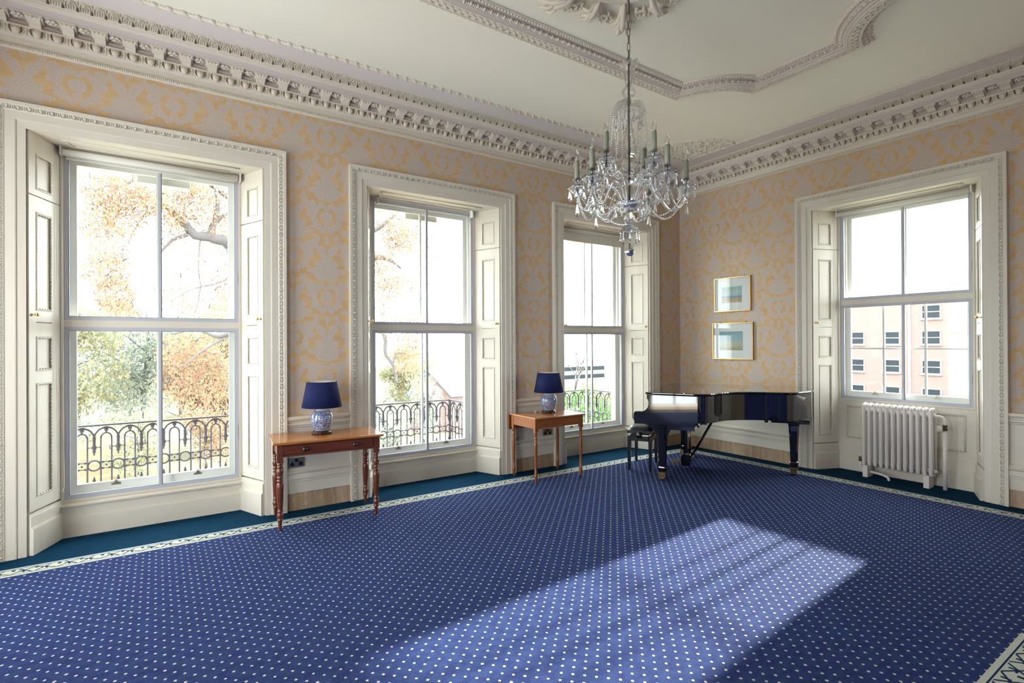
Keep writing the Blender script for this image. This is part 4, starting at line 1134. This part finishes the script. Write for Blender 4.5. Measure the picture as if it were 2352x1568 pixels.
for k in range(10):
    a = 2*pi*k/10+.2; c, s_ = math.cos(a), math.sin(a)
    b = MB(); beads(b, hang((.118*c, .118*s_, 3.335), (.145*c, .145*s_, 3.08), .015) if k % 2 == 0 else hang((.118*c, .118*s_, 3.335), (.085*c, .085*s_, 2.86), -.02), .0165, .0062)
    o = b.build('bead_strand', 'crystal', canopy)
    b = MB(); drop(b, (.10*math.cos(a+.3), .10*math.sin(a+.3), 3.33), 1.5); b.build('pendant', 'crystal', canopy)
for k in range(8):
    a = 2*pi*k/8; b = MB(); drop(b, (.066*math.cos(a), .066*math.sin(a), 2.46), 1.15); b.build('pendant', 'crystal', dish)
for k in range(10):
    a = 2*pi*k/10+.1; b = MB(); drop(b, (.108*math.cos(a), .108*math.sin(a), 2.655), 1.35 if k % 2 else 1.0); b.build('pendant', 'crystal', recv)

def arm(ang, Rr, zc, tall):
    """ang world angle, zc height of the dish"""
    root = empty('arm', (0, 0, 0), ang); root.parent = C
    b = MB()
    if tall == 0: pts = [(.045, 0, 2.665), (.075, 0, 2.72), (.115, 0, 2.785), (.165, 0, 2.80), (.215, 0, 2.74), (.255, 0, 2.665), (.30, 0, 2.62), (.345, 0, 2.63), (Rr-.010, 0, 2.69), (Rr, 0, zc)]
    else: pts = [(.035, 0, 2.67), (.05, 0, 2.74), (.07, 0, 2.83), (.11, 0, 2.885), (.15, 0, 2.86), (.185, 0, 2.835), (Rr-.003, 0, 2.86), (Rr, 0, zc)]
    b.tube(catmull(pts, 4), .0118, 8); b.build('glass_tube', 'crystal', root)
    # scalloped drip dish
    b = MB(); rings = []
    for r_, z, sc in ((.010, zc-.022, 0), (.032, zc-.018, 0), (.052, zc-.004, .03), (.064, zc+.018, .08), (.067, zc+.034, .12), (.062, zc+.036, .12), (.060, zc+.018, .08), (.048, zc+.002, .03), (.030, zc-.011, 0), (.010, zc-.014, 0)):
        rings.append([(Rr+r_*(1+sc*math.cos(8*2*pi*k/32))*math.cos(2*pi*k/32), r_*(1+sc*math.cos(8*2*pi*k/32))*math.sin(2*pi*k/32), z) for k in range(32)])
    b.loft(rings, sm=True, caps=False); b.build('drip_dish', 'crystal', root)
    b = MB(); b.lathe([(.010, zc), (.020, zc+.010), (.024, zc+.026), (.018, zc+.042), (.013, zc+.052), (.016, zc+.06), (.030, zc+.078), (.038, zc+.088), (.034, zc+.090), (.014, zc+.068), (.006, zc+.05)], 10, (Rr, 0, 0), sm=False); b.build('candle_cup', 'crystal', root)
    b = MB(); b.lathe([(.0035, zc-.01), (.0035, zc+.09)], 6, (Rr, 0, 0)); b.build('lamp_wire', 'stem', root)
    b = MB(); b.lathe([(.0175, zc+.080), (.0185, zc+.084), (.0175, zc+.225), (.012, zc+.226)], 14, (Rr, 0, 0)); b.build('candle_tube', 'candle', root)
    zb = zc+.226
    b = MB(); b.lathe([(.010, 0), (.0135, .006), (.0135, .012)], 12, (Rr, 0, zb)); b.build('lampholder', 'bulbcap', root)
    b = MB(); b.lathe([(.0115, .010), (.0165, .022), (.0175, .034), (.0145, .052), (.0075, .070), (.001, .082)], 14, (Rr, 0, zb)); b.build('bulb', 'clear', root)
    for k in range(6):
        a = 2*pi*k/6+.26; b = MB(); drop(b, (Rr+.060*math.cos(a), .060*math.sin(a), zc+.012), 1.25); b.build('pendant', 'crystal', root)
    b = MB(); beads(b, [(Rr, 0, zc-.015), (Rr, 0, zc-.07)], .013, .0055); drop(b, (Rr, 0, zc-.072), 1.75); b.build('long_pendant', 'crystal', root)
    return root
ends = []
base = -R(34.1)     # direction pointing right in the view
def vdir(lat, dep): return math.atan2(-dep if False else dep*F.y+lat*Rt.y, dep*F.x+lat*Rt.x)
lower = [(.42, .0), (.24, .37), (-.18, .41), (-.385, .0), (-.31, -.24), (.19, -.31)]
for lat, dep in lower:
    rr_ = math.hypot(lat, dep); a = vdir(lat, dep); arm(a, rr_, 2.761, 0); ends.append((rr_, a, 2.761))
for lat, dep in [(-.193, -.135), (.146, -.145), (.164, .196)]:
    a = vdir(lat, dep); arm(a, math.hypot(lat, dep), 2.92, 1); ends.append((math.hypot(lat, dep), a, 2.92))
for i in range(6):
    r1_, a1, z1 = ends[i]; r2_, a2, z2 = ends[(i+1) % 6]
    b = MB(); beads(b, hang((r1_*math.cos(a1), r1_*math.sin(a1), z1-.01), (r2_*math.cos(a2), r2_*math.sin(a2), z2-.01), .15), .0165, .0078); b.build('bead_garland', 'crystal', C)
    b = MB(); am = a1; beads(b, hang((r1_*.96*math.cos(am), r1_*.96*math.sin(am), z1-.02), (.11*math.cos(am+.4), .11*math.sin(am+.4), 2.64), .10), .0155, .0070); b.build('bead_garland', 'crystal', C)
for i in range(6, 9):
    r1_, a1, z1 = ends[i]; r2_, a2, z2 = ends[6+(i-5) % 3]
    b = MB(); beads(b, hang((r1_*math.cos(a1), r1_*math.sin(a1), z1-.01), (r2_*math.cos(a2), r2_*math.sin(a2), z2-.01), .08), .0155, .0070); b.build('bead_garland', 'crystal', C)
    for q in (2, 5): 
        r2_, a2, z2 = ends[q if i != 7 else q-1]
        b = MB(); beads(b, hang((r1_*math.cos(a1), r1_*math.sin(a1), z1-.02), (r2_*math.cos(a2), r2_*math.sin(a2), z2+.0), .09), .0155, .0070); b.build('bead_garland', 'crystal', C)

# ------------------------------------------------------------------ outside: balconies
def balcony(cx, label):
    r = empty('balcony_railing', (cx, 1.4, 0)); tag(r, label, 'railing', 'iron balcony railings outside the window wall')
    uL, uR = -.96, .855
    b = MB(); b.box(uL-.02, -.018, .806, uR+.02, .018, .822); b.box(uL-.02, -.75, .806, uL+.018, .0, .822); b.box(uR-.018, -.75, .806, uR+.02, 0, .822); b.build('handrail', 'iron', r)
    def panel(L_, u0s, Tf, name):
        b = MB()
        T3 = lambda u, z, o=0: Tf(u, o, z)
        rr_ = .009
        for u in u0s:
            for s_ in (-1, 1):
                b.tube([T3(u+s_*.045, -.12), T3(u+s_*.045, .68)], rr_*.9, 6)
            b.tube([T3(u+.045*math.cos(pi*k/8), .68+.052*math.sin(pi*k/8)) for k in range(9)], rr_*.9, 6)
            # outer arch into the pendants
            for s_ in (-1, 1):
                b.tube(catmull([T3(u+s_*.1, .685), T3(u+s_*.090, .725), T3(u+s_*.060, .765), T3(u+s_*.02, .785), T3(u, .79)], 3), rr_, 6)
            b.ell(T3(u, .765), .020, .012, .020, 8, 4); b.ell(T3(u-.022, .782), .016, .01, .010, 6, 4); b.ell(T3(u+.022, .782), .016, .01, .010, 6, 4); b.ell(T3(u, .742), .01, .01, .014, 6, 4)
            for s_ in (-1, 1): b.tube([T3(u+s_*.045, .585), T3(u+s_*.1, .585)], .005, 5)
            # hearts between the bars
            for z in (.365, .43):
                for s_ in (-1, 1): b.ell(T3(u+s_*.026, z), .014, .009, .011, 6, 4)
                b.tube([T3(u-.045, z), T3(u+.045, z)], .0045, 5)
            b.ell(T3(u, .398), .010, .008, .012, 6, 4)
        for u in [q+.1 for q in u0s]+[u0s[0]-.1]:
            if u > L_[1]+.01 or u < L_[0]-.01: continue
            b.lathe([(.006, 0), (.017, .012), (.012, .03), (.02, .045), (.02, .075), (.014, .085), (.014, .15), (.018, .16), (.012, .175), (.008, .2)], 8, T3(u, .525)); b.ell(T3(u, .515), .009, .009, .014, 6, 4)
            b.tube([T3(u+.052*math.cos(2*pi*k/16), .397+.052*math.sin(2*pi*k/16)) for k in range(16)], .0085, 6, closed=True)
            b.lathe([(.006, 0), (.02, .015), (.008, .03), (.017, .045), (.007, .06), (.01, .07), (0, .085)], 8, T3(u, .20)); b.tube([T3(u, -.12), T3(u, .2)], .006, 5)
        b.tube([T3(L_[0], -.10), T3(L_[1], -.10)], .009, 6)
        b.build(name, 'iron', r)
    panel((uL, uR), [-.86+.2*k for k in range(9)], lambda u, o, z: (u, o, z), 'front_panel')
    for ux in (uL, uR): panel((-.76, 0), [-.13, -.33, -.53], lambda u, o, z, ux=ux: (ux+o, u, z), 'side_panel')
    for ux in (uL, uR):
        b = MB(); b.box(ux-.014, -.014, -.13, ux+.014, .014, .81); b.ell((ux, 0, .70), .024, .024, .05, 8, 6); b.ell((ux, 0, .4), .022, .022, .03, 8, 6); b.build('post', 'iron', r)
balcony(CX[0]+.01, 'dark iron balcony railing with arches, seen through the nearest window')
balcony(CX[1], 'dark iron balcony railing with arches, seen through the middle window')
balcony(CX[2], 'dark iron balcony railing with arches, seen through the far window of the long wall')
b = MB(); b.box(X0, VO, -.35, .6, 1.5, -.13); o = struct(b.build('balcony_slab', 'stone'))

# ------------------------------------------------------------------ outside: garden
b = MB(); b.box(-60, .9, -4.4, 80, 120, -4.0); b.box(.8, -60, -4.4, 80, .9, -4.0); struct(b.build('ground', 'lawn'))
def leaves(b, c, r, n, size, rg, mi=0):
    for _ in range(n):
        while True:
            p = [rg.uniform(-1, 1) for _ in range(3)]
            if p[0]**2+p[1]**2+p[2]**2 < 1: break
        q = (c[0]+p[0]*r[0], c[1]+p[1]*r[1], c[2]+p[2]*r[2]); s_ = size*rg.uniform(.55, 1.25)
        m = Euler((rg.uniform(0, 6.3), rg.uniform(0, 6.3), rg.uniform(0, 6.3))).to_matrix()
        v = [tuple(Vector(q)+m @ Vector(t_)) for t_ in ((-s_, 0, 0), (-.3*s_, -.45*s_, .1*s_), (s_, 0, 0), (-.3*s_, .5*s_, .1*s_))]
        b.add(v, [(0, 1, 2, 3)], mi)
def tree(name, label, cat, loc, limbs, clusters, size, lm, group=None, seed=1, twigs=0):
    r = empty(name, loc); tag(r, label, cat, group); rg = random.Random(seed); o3 = Vector(loc)
    b = MB()
    for pts, r0, r1 in limbs:
        P_ = catmull([tuple(Vector(p)-o3) for p in pts], 4); n = len(P_)
        P_ = [(p[0]+rg.uniform(-.02, .02), p[1], p[2]+rg.uniform(-.02, .02)) for p in P_]
        b.tube(P_, [r0+(r1-r0)*i/(n-1) for i in range(n)], 7)
    if twigs:
        for c, rr_, n_ in clusters:
            for _ in range(max(2, int(n_*twigs))):
                a = Vector((c[0]+rg.uniform(-1, 1)*rr_[0], c[1]+rg.uniform(-1, 1)*rr_[1], c[2]+rg.uniform(-1, 1)*rr_[2]))-o3
                d = Vector((rg.uniform(-1, 1), rg.uniform(-.4, .4), rg.uniform(-.8, .9)))*.55*rr_[0]
                b.tube([tuple(a), tuple(a+d*.5+Vector((0, 0, .06))), tuple(a+d)], [.022, .015, .006], 4)
    b.build('trunk', 'bark', r, fix=False)
    b = MB()
    for c, rr_, n_ in clusters:
        f_ = 2.1 if name == 'plane_tree' else 1; leaves(b, tuple(Vector(c)-o3), tuple(q*(1.15 if f_ > 1 else 1) for q in rr_), int(n_*f_), size, rg)
    o = b.build('foliage', lm, r, fix=False); o['kind'] = 'stuff'
    return r
T0 = (-2.4, 14, -4)
limbs = [([T0, (-2.3, 14, -1), (-2.5, 14, 2.2), (-2.6, 13.8, 3.6)], .42, .30),
 ([(-2.6, 13.8, 3.3), (-3.9, 13.3, 3.95), (-4.75, 13, 4.35), (-5.12, 13, 4.8), (-5.6, 13, 4.93), (-6.05, 13, 4.97), (-6.39, 13, 5.31), (-6.71, 13, 5.65), (-7.1, 13, 6.0)], .27, .06),
 ([(-5.73, 13, 4.92), (-5.5, 13.1, 5.5), (-5.05, 13.2, 5.8), (-4.5, 13, 6.3)], .10, .06), ([(-5.62, 13, 4.95), (-5.5, 12.9, 6.0), (-5.6, 12.8, 6.9)], .09, .04),
 ([(-6.28, 13, 4.95), (-6.66, 13, 4.72), (-6.93, 12.9, 4.34)], .07, .03), ([(-2.6, 13.8, 3.5), (-3.8, 13.2, 5.2), (-4.75, 13, 5.75), (-5.23, 13, 6.3), (-5.9, 13, 6.7)], .22, .08),
 ([(-2.5, 13.9, 1.2), (-3.9, 12.6, 1.9), (-5.06, 12, 2.04), (-5.6, 12, 1.90), (-6.11, 12, 2.1), (-6.7, 12, 1.95)], .14, .03), ([(-5.2, 12, 1.98), (-5.9, 12, 1.5), (-6.5, 12, 1.0)], .05, .015),
 ([(-2.6, 13.8, 3.5), (-1.7, 13.4, 4.3), (-.6, 13, 4.75), (.0, 13, 4.75), (.5, 13, 4.45)], .22, .04), ([(-2.6, 13.8, 3.6), (-1.9, 13.4, 5.4), (-.6, 13, 5.7), (.4, 13, 6.5)], .2, .06),
 ([(-2.5, 13.9, .2), (-1.4, 13.4, 2.3), (-.25, 13, 2.1), (-.1, 13, 1.3), (.2, 13, .8), (.3, 13, .2)], .10, .05), ([(.15, 13, .9), (.4, 13, 1.3), (.9, 13, 1.15)], .04, .015),
 ([(-5.0, 13, 3.9), (-5.5, 12.8, 3.5), (-6.1, 12.6, 3.3), (-6.7, 12.4, 2.9)], .035, .012), ([(-5.9, 13, 4.9), (-6.0, 12.9, 4.2), (-5.95, 12.8, 3.4), (-6.1, 12.8, 2.6)], .03, .010), ([(-5.4, 13, 4.9), (-5.2, 12.9, 4.4), (-5.1, 12.8, 3.7)], .035, .012), ([(-6.9, 12.9, 5.9), (-7.4, 12.6, 5.2), (-7.7, 12.3, 4.4)], .035, .012)]
cl = []
for x, z, rx, n in ((-8.31, 5.9, .42, 250), (-8.05, 5.6, .45, 330), (-8.35, 4.9, .40, 200), (-8.1, 4.3, .48, 300), (-8.15, 3.6, .48, 520), (-7.95, 2.95, .42, 450), (-8.2, 5.2, .4, 220), (-7.62, 5.9, .42, 330), (-7.35, 5.4, .38, 240), (-7.8, 5.0, .42, 300), (-7.1, 5.75, .45, 380), (-7.75, 2.4, .35, 200)): cl.append(((x, 12, z), (rx, .9, rx), n))
for x, z, rx, n in ((-6.6, 6.2, .5, 420), (-6.16, 6.5, .5, 320), (-5.7, 6.2, .5, 300), (-5.45, 5.3, .4, 160), (-6.4, 5.5, .45, 230), (-6.72, 4.7, .35, 60), (-5.8, 4.2, .5, 70), (-6.3, 3.4, .5, 90), (-5.3, 3.5, .5, 150), (-6.6, 2.8, .5, 100), (-5.4, 2.9, .5, 130), (-5.9, 5.8, .5, 300), (-4.9, 5.2, .5, 220), (-6.7, 5.3, .4, 200), (-4.6, 4.2, .5, 200)): cl.append(((x, 13, z), (rx, .9, rx), n))
for x, z, rx, n in ((-6.6, 1.5, .5, 220), (-6.05, 1.1, .5, 330), (-5.75, .5, .5, 330), (-6.4, .2, .45, 200), (-6.3, .9, .45, 260), (-5.3, .9, .5, 260), (-5.2, 1.7, .5, 160), (-6.1, 1.8, .5, 150), (-4.5, 1.2, .6, 200)): cl.append(((x, 13, z), (rx, .9, rx), n))
for x, z, rx, n in ((-.2, 6.2, .45, 350), (.2, 5.7, .45, 420), (.85, 6.05, .42, 330), (.45, 5.3, .42, 350), (-.2, 4.6, .42, 300), (1.2, 5.5, .40, 260), (1.75, 4.95, .36, 130), (.1, 3.7, .40, 260), (-.2, 4.0, .42, 260), (1.0, 3.3, .40, 110), (.66, 3.9, .42, 200), (1.55, 4.3, .35, 50), (-.35, 3.05, .42, 220), (-.2, 2.3, .45, 160), (.4, 2.2, .45, 240), (.8, 1.5, .4, 300), (.65, .9, .4, 220), (1.2, 1.0, .35, 170), (1.0, 2.4, .45, 260), (1.5, 1.9, .35, 110), (1.35, .1, .3, 110)): cl.append(((x, 13, z), (rx, .9, rx), n))
tree('plane_tree', 'autumn tree with orange leaves and thick grey boughs outside the nearest and middle windows', 'tree', T0, limbs, cl, .050, 'leafA', seed=5, twigs=.03)
def bushy(name, label, loc, h, w, n, size, lm, seed, group=None, trunk=.14, lo=.25):
    rg = random.Random(seed); x, y, z = loc
    limbs = [([loc, (x+rg.uniform(-.2, .2), y, z+h*.35), (x+rg.uniform(-.4, .4), y, z+h*.7), (x+rg.uniform(-.3, .3), y, z+h*.95)], trunk, trunk*.25)]
    for k in range(9):
        zz = z+h*rg.uniform(.2, .7); a = rg.uniform(0, 6.3); L_ = w*rg.uniform(.5, .95)
        limbs.append(([(x, y, zz), (x+L_*.5*math.cos(a), y+L_*.4*math.sin(a), zz+h*.12), (x+L_*math.cos(a), y+L_*.7*math.sin(a), zz+h*rg.uniform(.1, .28))], trunk*.4, trunk*.08))
    cl = []
    for k in range(14):
        cl.append(((x+w*rg.uniform(-.7, .7), y+w*rg.uniform(-.5, .5), z+h*rg.uniform(lo, .95)), (w*.42, w*.42, h*.17), n//14))
    return tree(name, label, 'tree' if name.endswith('tree') else 'shrub', loc, limbs, cl, size, lm, group, seed, twigs=.02)
G = 'garden trees beyond the balconies'
far = [(-10.9, 27, 8.5, 2.6, 'leafG', 'pale green garden tree at the left of the nearest window view'),
       (-7.6, 31, 8.0, 3.0, 'leafY', 'bluish green garden tree behind the lawn in the nearest window'),
       (-3.4, 28, 8.0, 2.8, 'leafG', 'pale green garden tree at the right of the nearest window view'),
       (1.6, 26, 4.4, 2.1, 'leafG', 'pale green tree behind the orange leaves in the middle window'),
       (-5.0, 25, 5.2, 2.0, 'leafA', 'low orange tree over the railing in the nearest window')]
for i, (x, y, h, w, lm, lb) in enumerate(far): bushy('garden_tree', lb, (x, y, -4), h, w, 9000, .115, lm, 20+i, G)
for i, (x, y, h, w, lm, lb) in enumerate([(-13.5, 42, 8, 4, 'leafY', 'distant misty tree, far left of the nearest window view'), (-5.5, 44, 9, 4.2, 'leafG', 'distant misty tree behind the lawn of the nearest window'), (3.5, 42, 6.5, 4, 'leafY', 'distant misty tree left of the brick house'), (14, 44, 5, 4, 'leafG', 'distant low tree right of the brick house'), (24, 42, 4.2, 4, 'leafY', 'distant low tree in the far window')]):
    bushy('background_tree', lb, (x, y, -4), h, w, 7000, .15, lm, 60+i, 'distant trees', lo=.05)
for i, (x, y, h, w, lm, lb) in enumerate([(-10.2, 21, 2.9, 1.3, 'leafY', 'low shrub on the lawn at the left of the nearest window'), (-7.7, 22, 2.7, 1.3, 'leafG', 'low shrub on the lawn in the centre of the nearest window'), (-5.2, 21, 2.9, 1.3, 'leafA', 'low reddish shrub on the lawn at the right of the nearest window')]):
    bushy('lawn_shrub', lb, (x, y, -4), h, w, 2200, .075, lm, 80+i, 'shrubs on the lawn', trunk=.05, lo=.15)
bushy('garden_shrub', 'dark evergreen shrub left of the brick house', (4.1, 18.5, -4), 4.0, .95, 1900, .07, 'leafY', 41, trunk=.08)
bushy('garden_shrub', 'green shrub behind the railing at the left of the middle window', (1.9, 18, -4), 3.3, 1.3, 1700, .07, 'leafY', 42, trunk=.08)
bushy('garden_shrub', 'bright green shrub left of the bar behind the far railing', (9.6, 14, -4), 3.2, 1.3, 2200, .075, 'leafB', 43, trunk=.06)
bushy('garden_shrub', 'bright green shrub right of the bar behind the far railing', (11.6, 14.2, -4), 3.6, 1.3, 2200, .075, 'leafB', 44, trunk=.06)
rg = random.Random(9)
def bare(name, label, loc, h, n, seed, cat='tree', rad=.06, spread=.5):
    r = empty(name, loc); tag(r, label, cat); rg = random.Random(seed); b = MB()
    def br(p, d, L_, rr_, k):
        q = p+d*L_; mid = p+d*L_*.5+Vector((rg.uniform(-.05, .05)*L_, rg.uniform(-.05, .05)*L_, .04*L_))
        b.tube([tuple(p), tuple(mid), tuple(q)], [rr_, rr_*.85, rr_*.65], 5)
        if k > 0:
            for _ in range(3):
                dd = (d+Vector((rg.uniform(-1, 1), rg.uniform(-1, 1), rg.uniform(-.3, .8)))*spread).normalized(); br(q, dd, L_*.68, rr_*.6, k-1)
    br(Vector((0, 0, 0)), Vector((.02, .02, 1)), h*.36, rad, 4); b.build('branches', 'bark', r, fix=False)
bare('bare_tree', 'bare leafless tree over the shrubs in the far window', (19.4, 25, -4), 5.6, 3, 4, rad=.10, spread=.7)
bare('bare_shrub', 'bare climbing shrub against the brick block in the right hand window', (14.5, -.1, -4), 6.2, 3, 6, cat='shrub', rad=.05, spread=.55)
bushy('garden_shrub', 'yellow green shrub at the foot of the brick block', (15, -1.5, -4), 3.9, .7, 420, .07, 'leafB', 46, trunk=.04, lo=.6)

# brick house with slate roof, through the middle window
h_ = empty('brick_house', (8.2, 24, -4)); tag(h_, 'small brick house with a slate roof in the middle window', 'house')
A_, B_, C_, D_ = (8.45, 24.2), (6.35, 25.9), (8.6, 30), (11.2, 28)
ze, zr_ = 2.45, 3.95
b = MB(); apex = ((A_[0]+B_[0])/2, (A_[1]+B_[1])/2)
b.add([(A_[0]-8.2, A_[1]-24, 0), (B_[0]-8.2, B_[1]-24, 0), (B_[0]-8.2, B_[1]-24, ze), (apex[0]-8.2, apex[1]-24, zr_-.1), (A_[0]-8.2, A_[1]-24, ze)], [(0, 1, 2, 3, 4)])
rx, ry = 3.3, .6
b.add([(A_[0]-8.2, A_[1]-24, 0), (A_[0]-8.2+rx, A_[1]-24+ry, 0), (A_[0]-8.2+rx, A_[1]-24+ry, ze), (A_[0]-8.2, A_[1]-24, ze)], [(0, 1, 2, 3)])
b.add([(B_[0]-8.2, B_[1]-24, 0), (B_[0]-8.2+rx, B_[1]-24+ry, 0), (B_[0]-8.2+rx, B_[1]-24+ry, ze), (B_[0]-8.2, B_[1]-24, ze)], [(0, 1, 2, 3)])
b.build('wall', 'brick', h_, fix=False)
b = MB(); ap = (apex[0]-8.2, apex[1]-24)
def roofside(E_):
    e = (E_[0]-8.2, E_[1]-24); ex = ((e[0]-ap[0])*1.12+ap[0], (e[1]-ap[1])*1.12+ap[1])
    v = [(ex[0]-.25, ex[1]-.05, ze-.12), (ex[0]+rx, ex[1]+ry, ze-.12), (ap[0]+rx, ap[1]+ry, zr_), (ap[0]-.25, ap[1]-.05, zr_)]
    b.add(v+[(x, y, z-.1) for x, y, z in v], [(0, 1, 2, 3), (4, 7, 6, 5), (0, 4, 5, 1), (1, 5, 6, 2), (2, 6, 7, 3), (3, 7, 4, 0)])
roofside(A_); roofside(B_); b.build('roof', 'slate', h_)

# brick block through the right hand window
BX = 45
k_ = empty('brick_building', (BX, 12, -4)); tag(k_, 'long brick block with white framed windows beyond the right hand window', 'building')
b = MB(); b.box(0, -24, 0, 8, 20, 9.4); b.build('wall', 'brick', k_)
b = MB(); b.box(-.25, -24.1, 9.4, 8.2, 20.1, 9.8); b.build('parapet', 'extwhite', k_)
for y in (21.5, 18.9, 16.2, 13.5, 10.7, 5.0):
    for z in (4.0, 1.9, -.5, -2.8):
        if z > 3 and y in (16.2, 13.5): continue
        yy, zz = y-12, z+4; b = MB()
        for q in ((-.06, yy-.66, zz-.58, .02, yy+.66, zz-.5), (-.06, yy-.66, zz+.5, .02, yy+.66, zz+.58), (-.06, yy-.66, zz-.5, .02, yy-.58, zz+.5), (-.06, yy+.58, zz-.5, .02, yy+.66, zz+.5), (-.05, yy-.58, zz-.03, .02, yy+.58, zz+.03), (-.14, yy-.72, zz-.66, .02, yy+.72, zz-.58)): b.box(*q)
        o = b.build('window_frame', 'extwhite', k_); g = MB(); g.box(-.02, yy-.58, zz-.5, -.005, yy+.58, zz+.5); g.build('pane', 'farglass', o)
b = MB(); b.box(-.12, 12.1-12, 0, -.02, 12.25-12, 9.4); b.build('downpipe', 'extwhite', k_)
# distant pale block seen through the far window
k_ = empty('office_building', (44, 50, -4)); tag(k_, 'distant pale grey flat roofed block in the far window', 'building')
b = MB(); b.box(-6, 0, 0, 3, 8, 3.0); b.build('wall', 'extwhite', k_)
for z in (.6, 1.7):
    b = MB(); b.box(-5.6, -.05, z, 2.6, 0, z+.55); b.build('window_band', 'farglass', k_)

# ------------------------------------------------------------------ light
w = bpy.data.worlds.new('sky'); scene.world = w; w.use_nodes = True
bg = w.node_tree.nodes['Background']; bg.inputs[0].default_value = (.93, .965, 1, 1); bg.inputs[1].default_value = 11.5
def portal(loc, rz, sx, sy):
    l = bpy.data.lights.new('window_daylight_portal', 'AREA'); l.shape = 'RECTANGLE'; l.size = sx; l.size_y = sy; l.cycles.is_portal = True
    o = bpy.data.objects.new('window_daylight_portal', l); COL.objects.link(o); o.location = loc
    o.rotation_euler = Euler((pi/2, 0, rz), 'XYZ')
for c in CX: portal((c, .66, 1.82), pi, 1.45, 3.1)
portal((.66, RWC, 2.12), pi/2, 1.45, 2.5)
for y in ENDY: portal((X0-.26, y, 1.8), -pi/2, 1.24, 3.2)
for x in BEHX: portal((x, Y0-.26, 1.8), 0, 1.44, 3.0)
sun = bpy.data.lights.new('sun', 'SUN'); sun.energy = 32; sun.angle = R(1.2); sun.color = (1, .96, .90)
so = bpy.data.objects.new('sun', sun); COL.objects.link(so)
so.rotation_euler = Vector((-1, -.075, -.32)).to_track_quat('-Z', 'Y').to_euler()

scene.view_settings.view_transform = 'Standard'; scene.view_settings.look = 'None'
scene.view_settings.exposure = 0; scene.view_settings.gamma = 1; scene.view_settings.use_curve_mapping = False
cy = scene.cycles
cy.use_adaptive_sampling = True; cy.adaptive_threshold = .08; cy.adaptive_min_samples = 16; cy.max_bounces = 12; cy.diffuse_bounces = 5; cy.glossy_bounces = 4; cy.transmission_bounces = 8; cy.transparent_max_bounces = 24
cy.caustics_reflective = False; cy.caustics_refractive = False; cy.sample_clamp_indirect = 8; cy.blur_glossy = .5
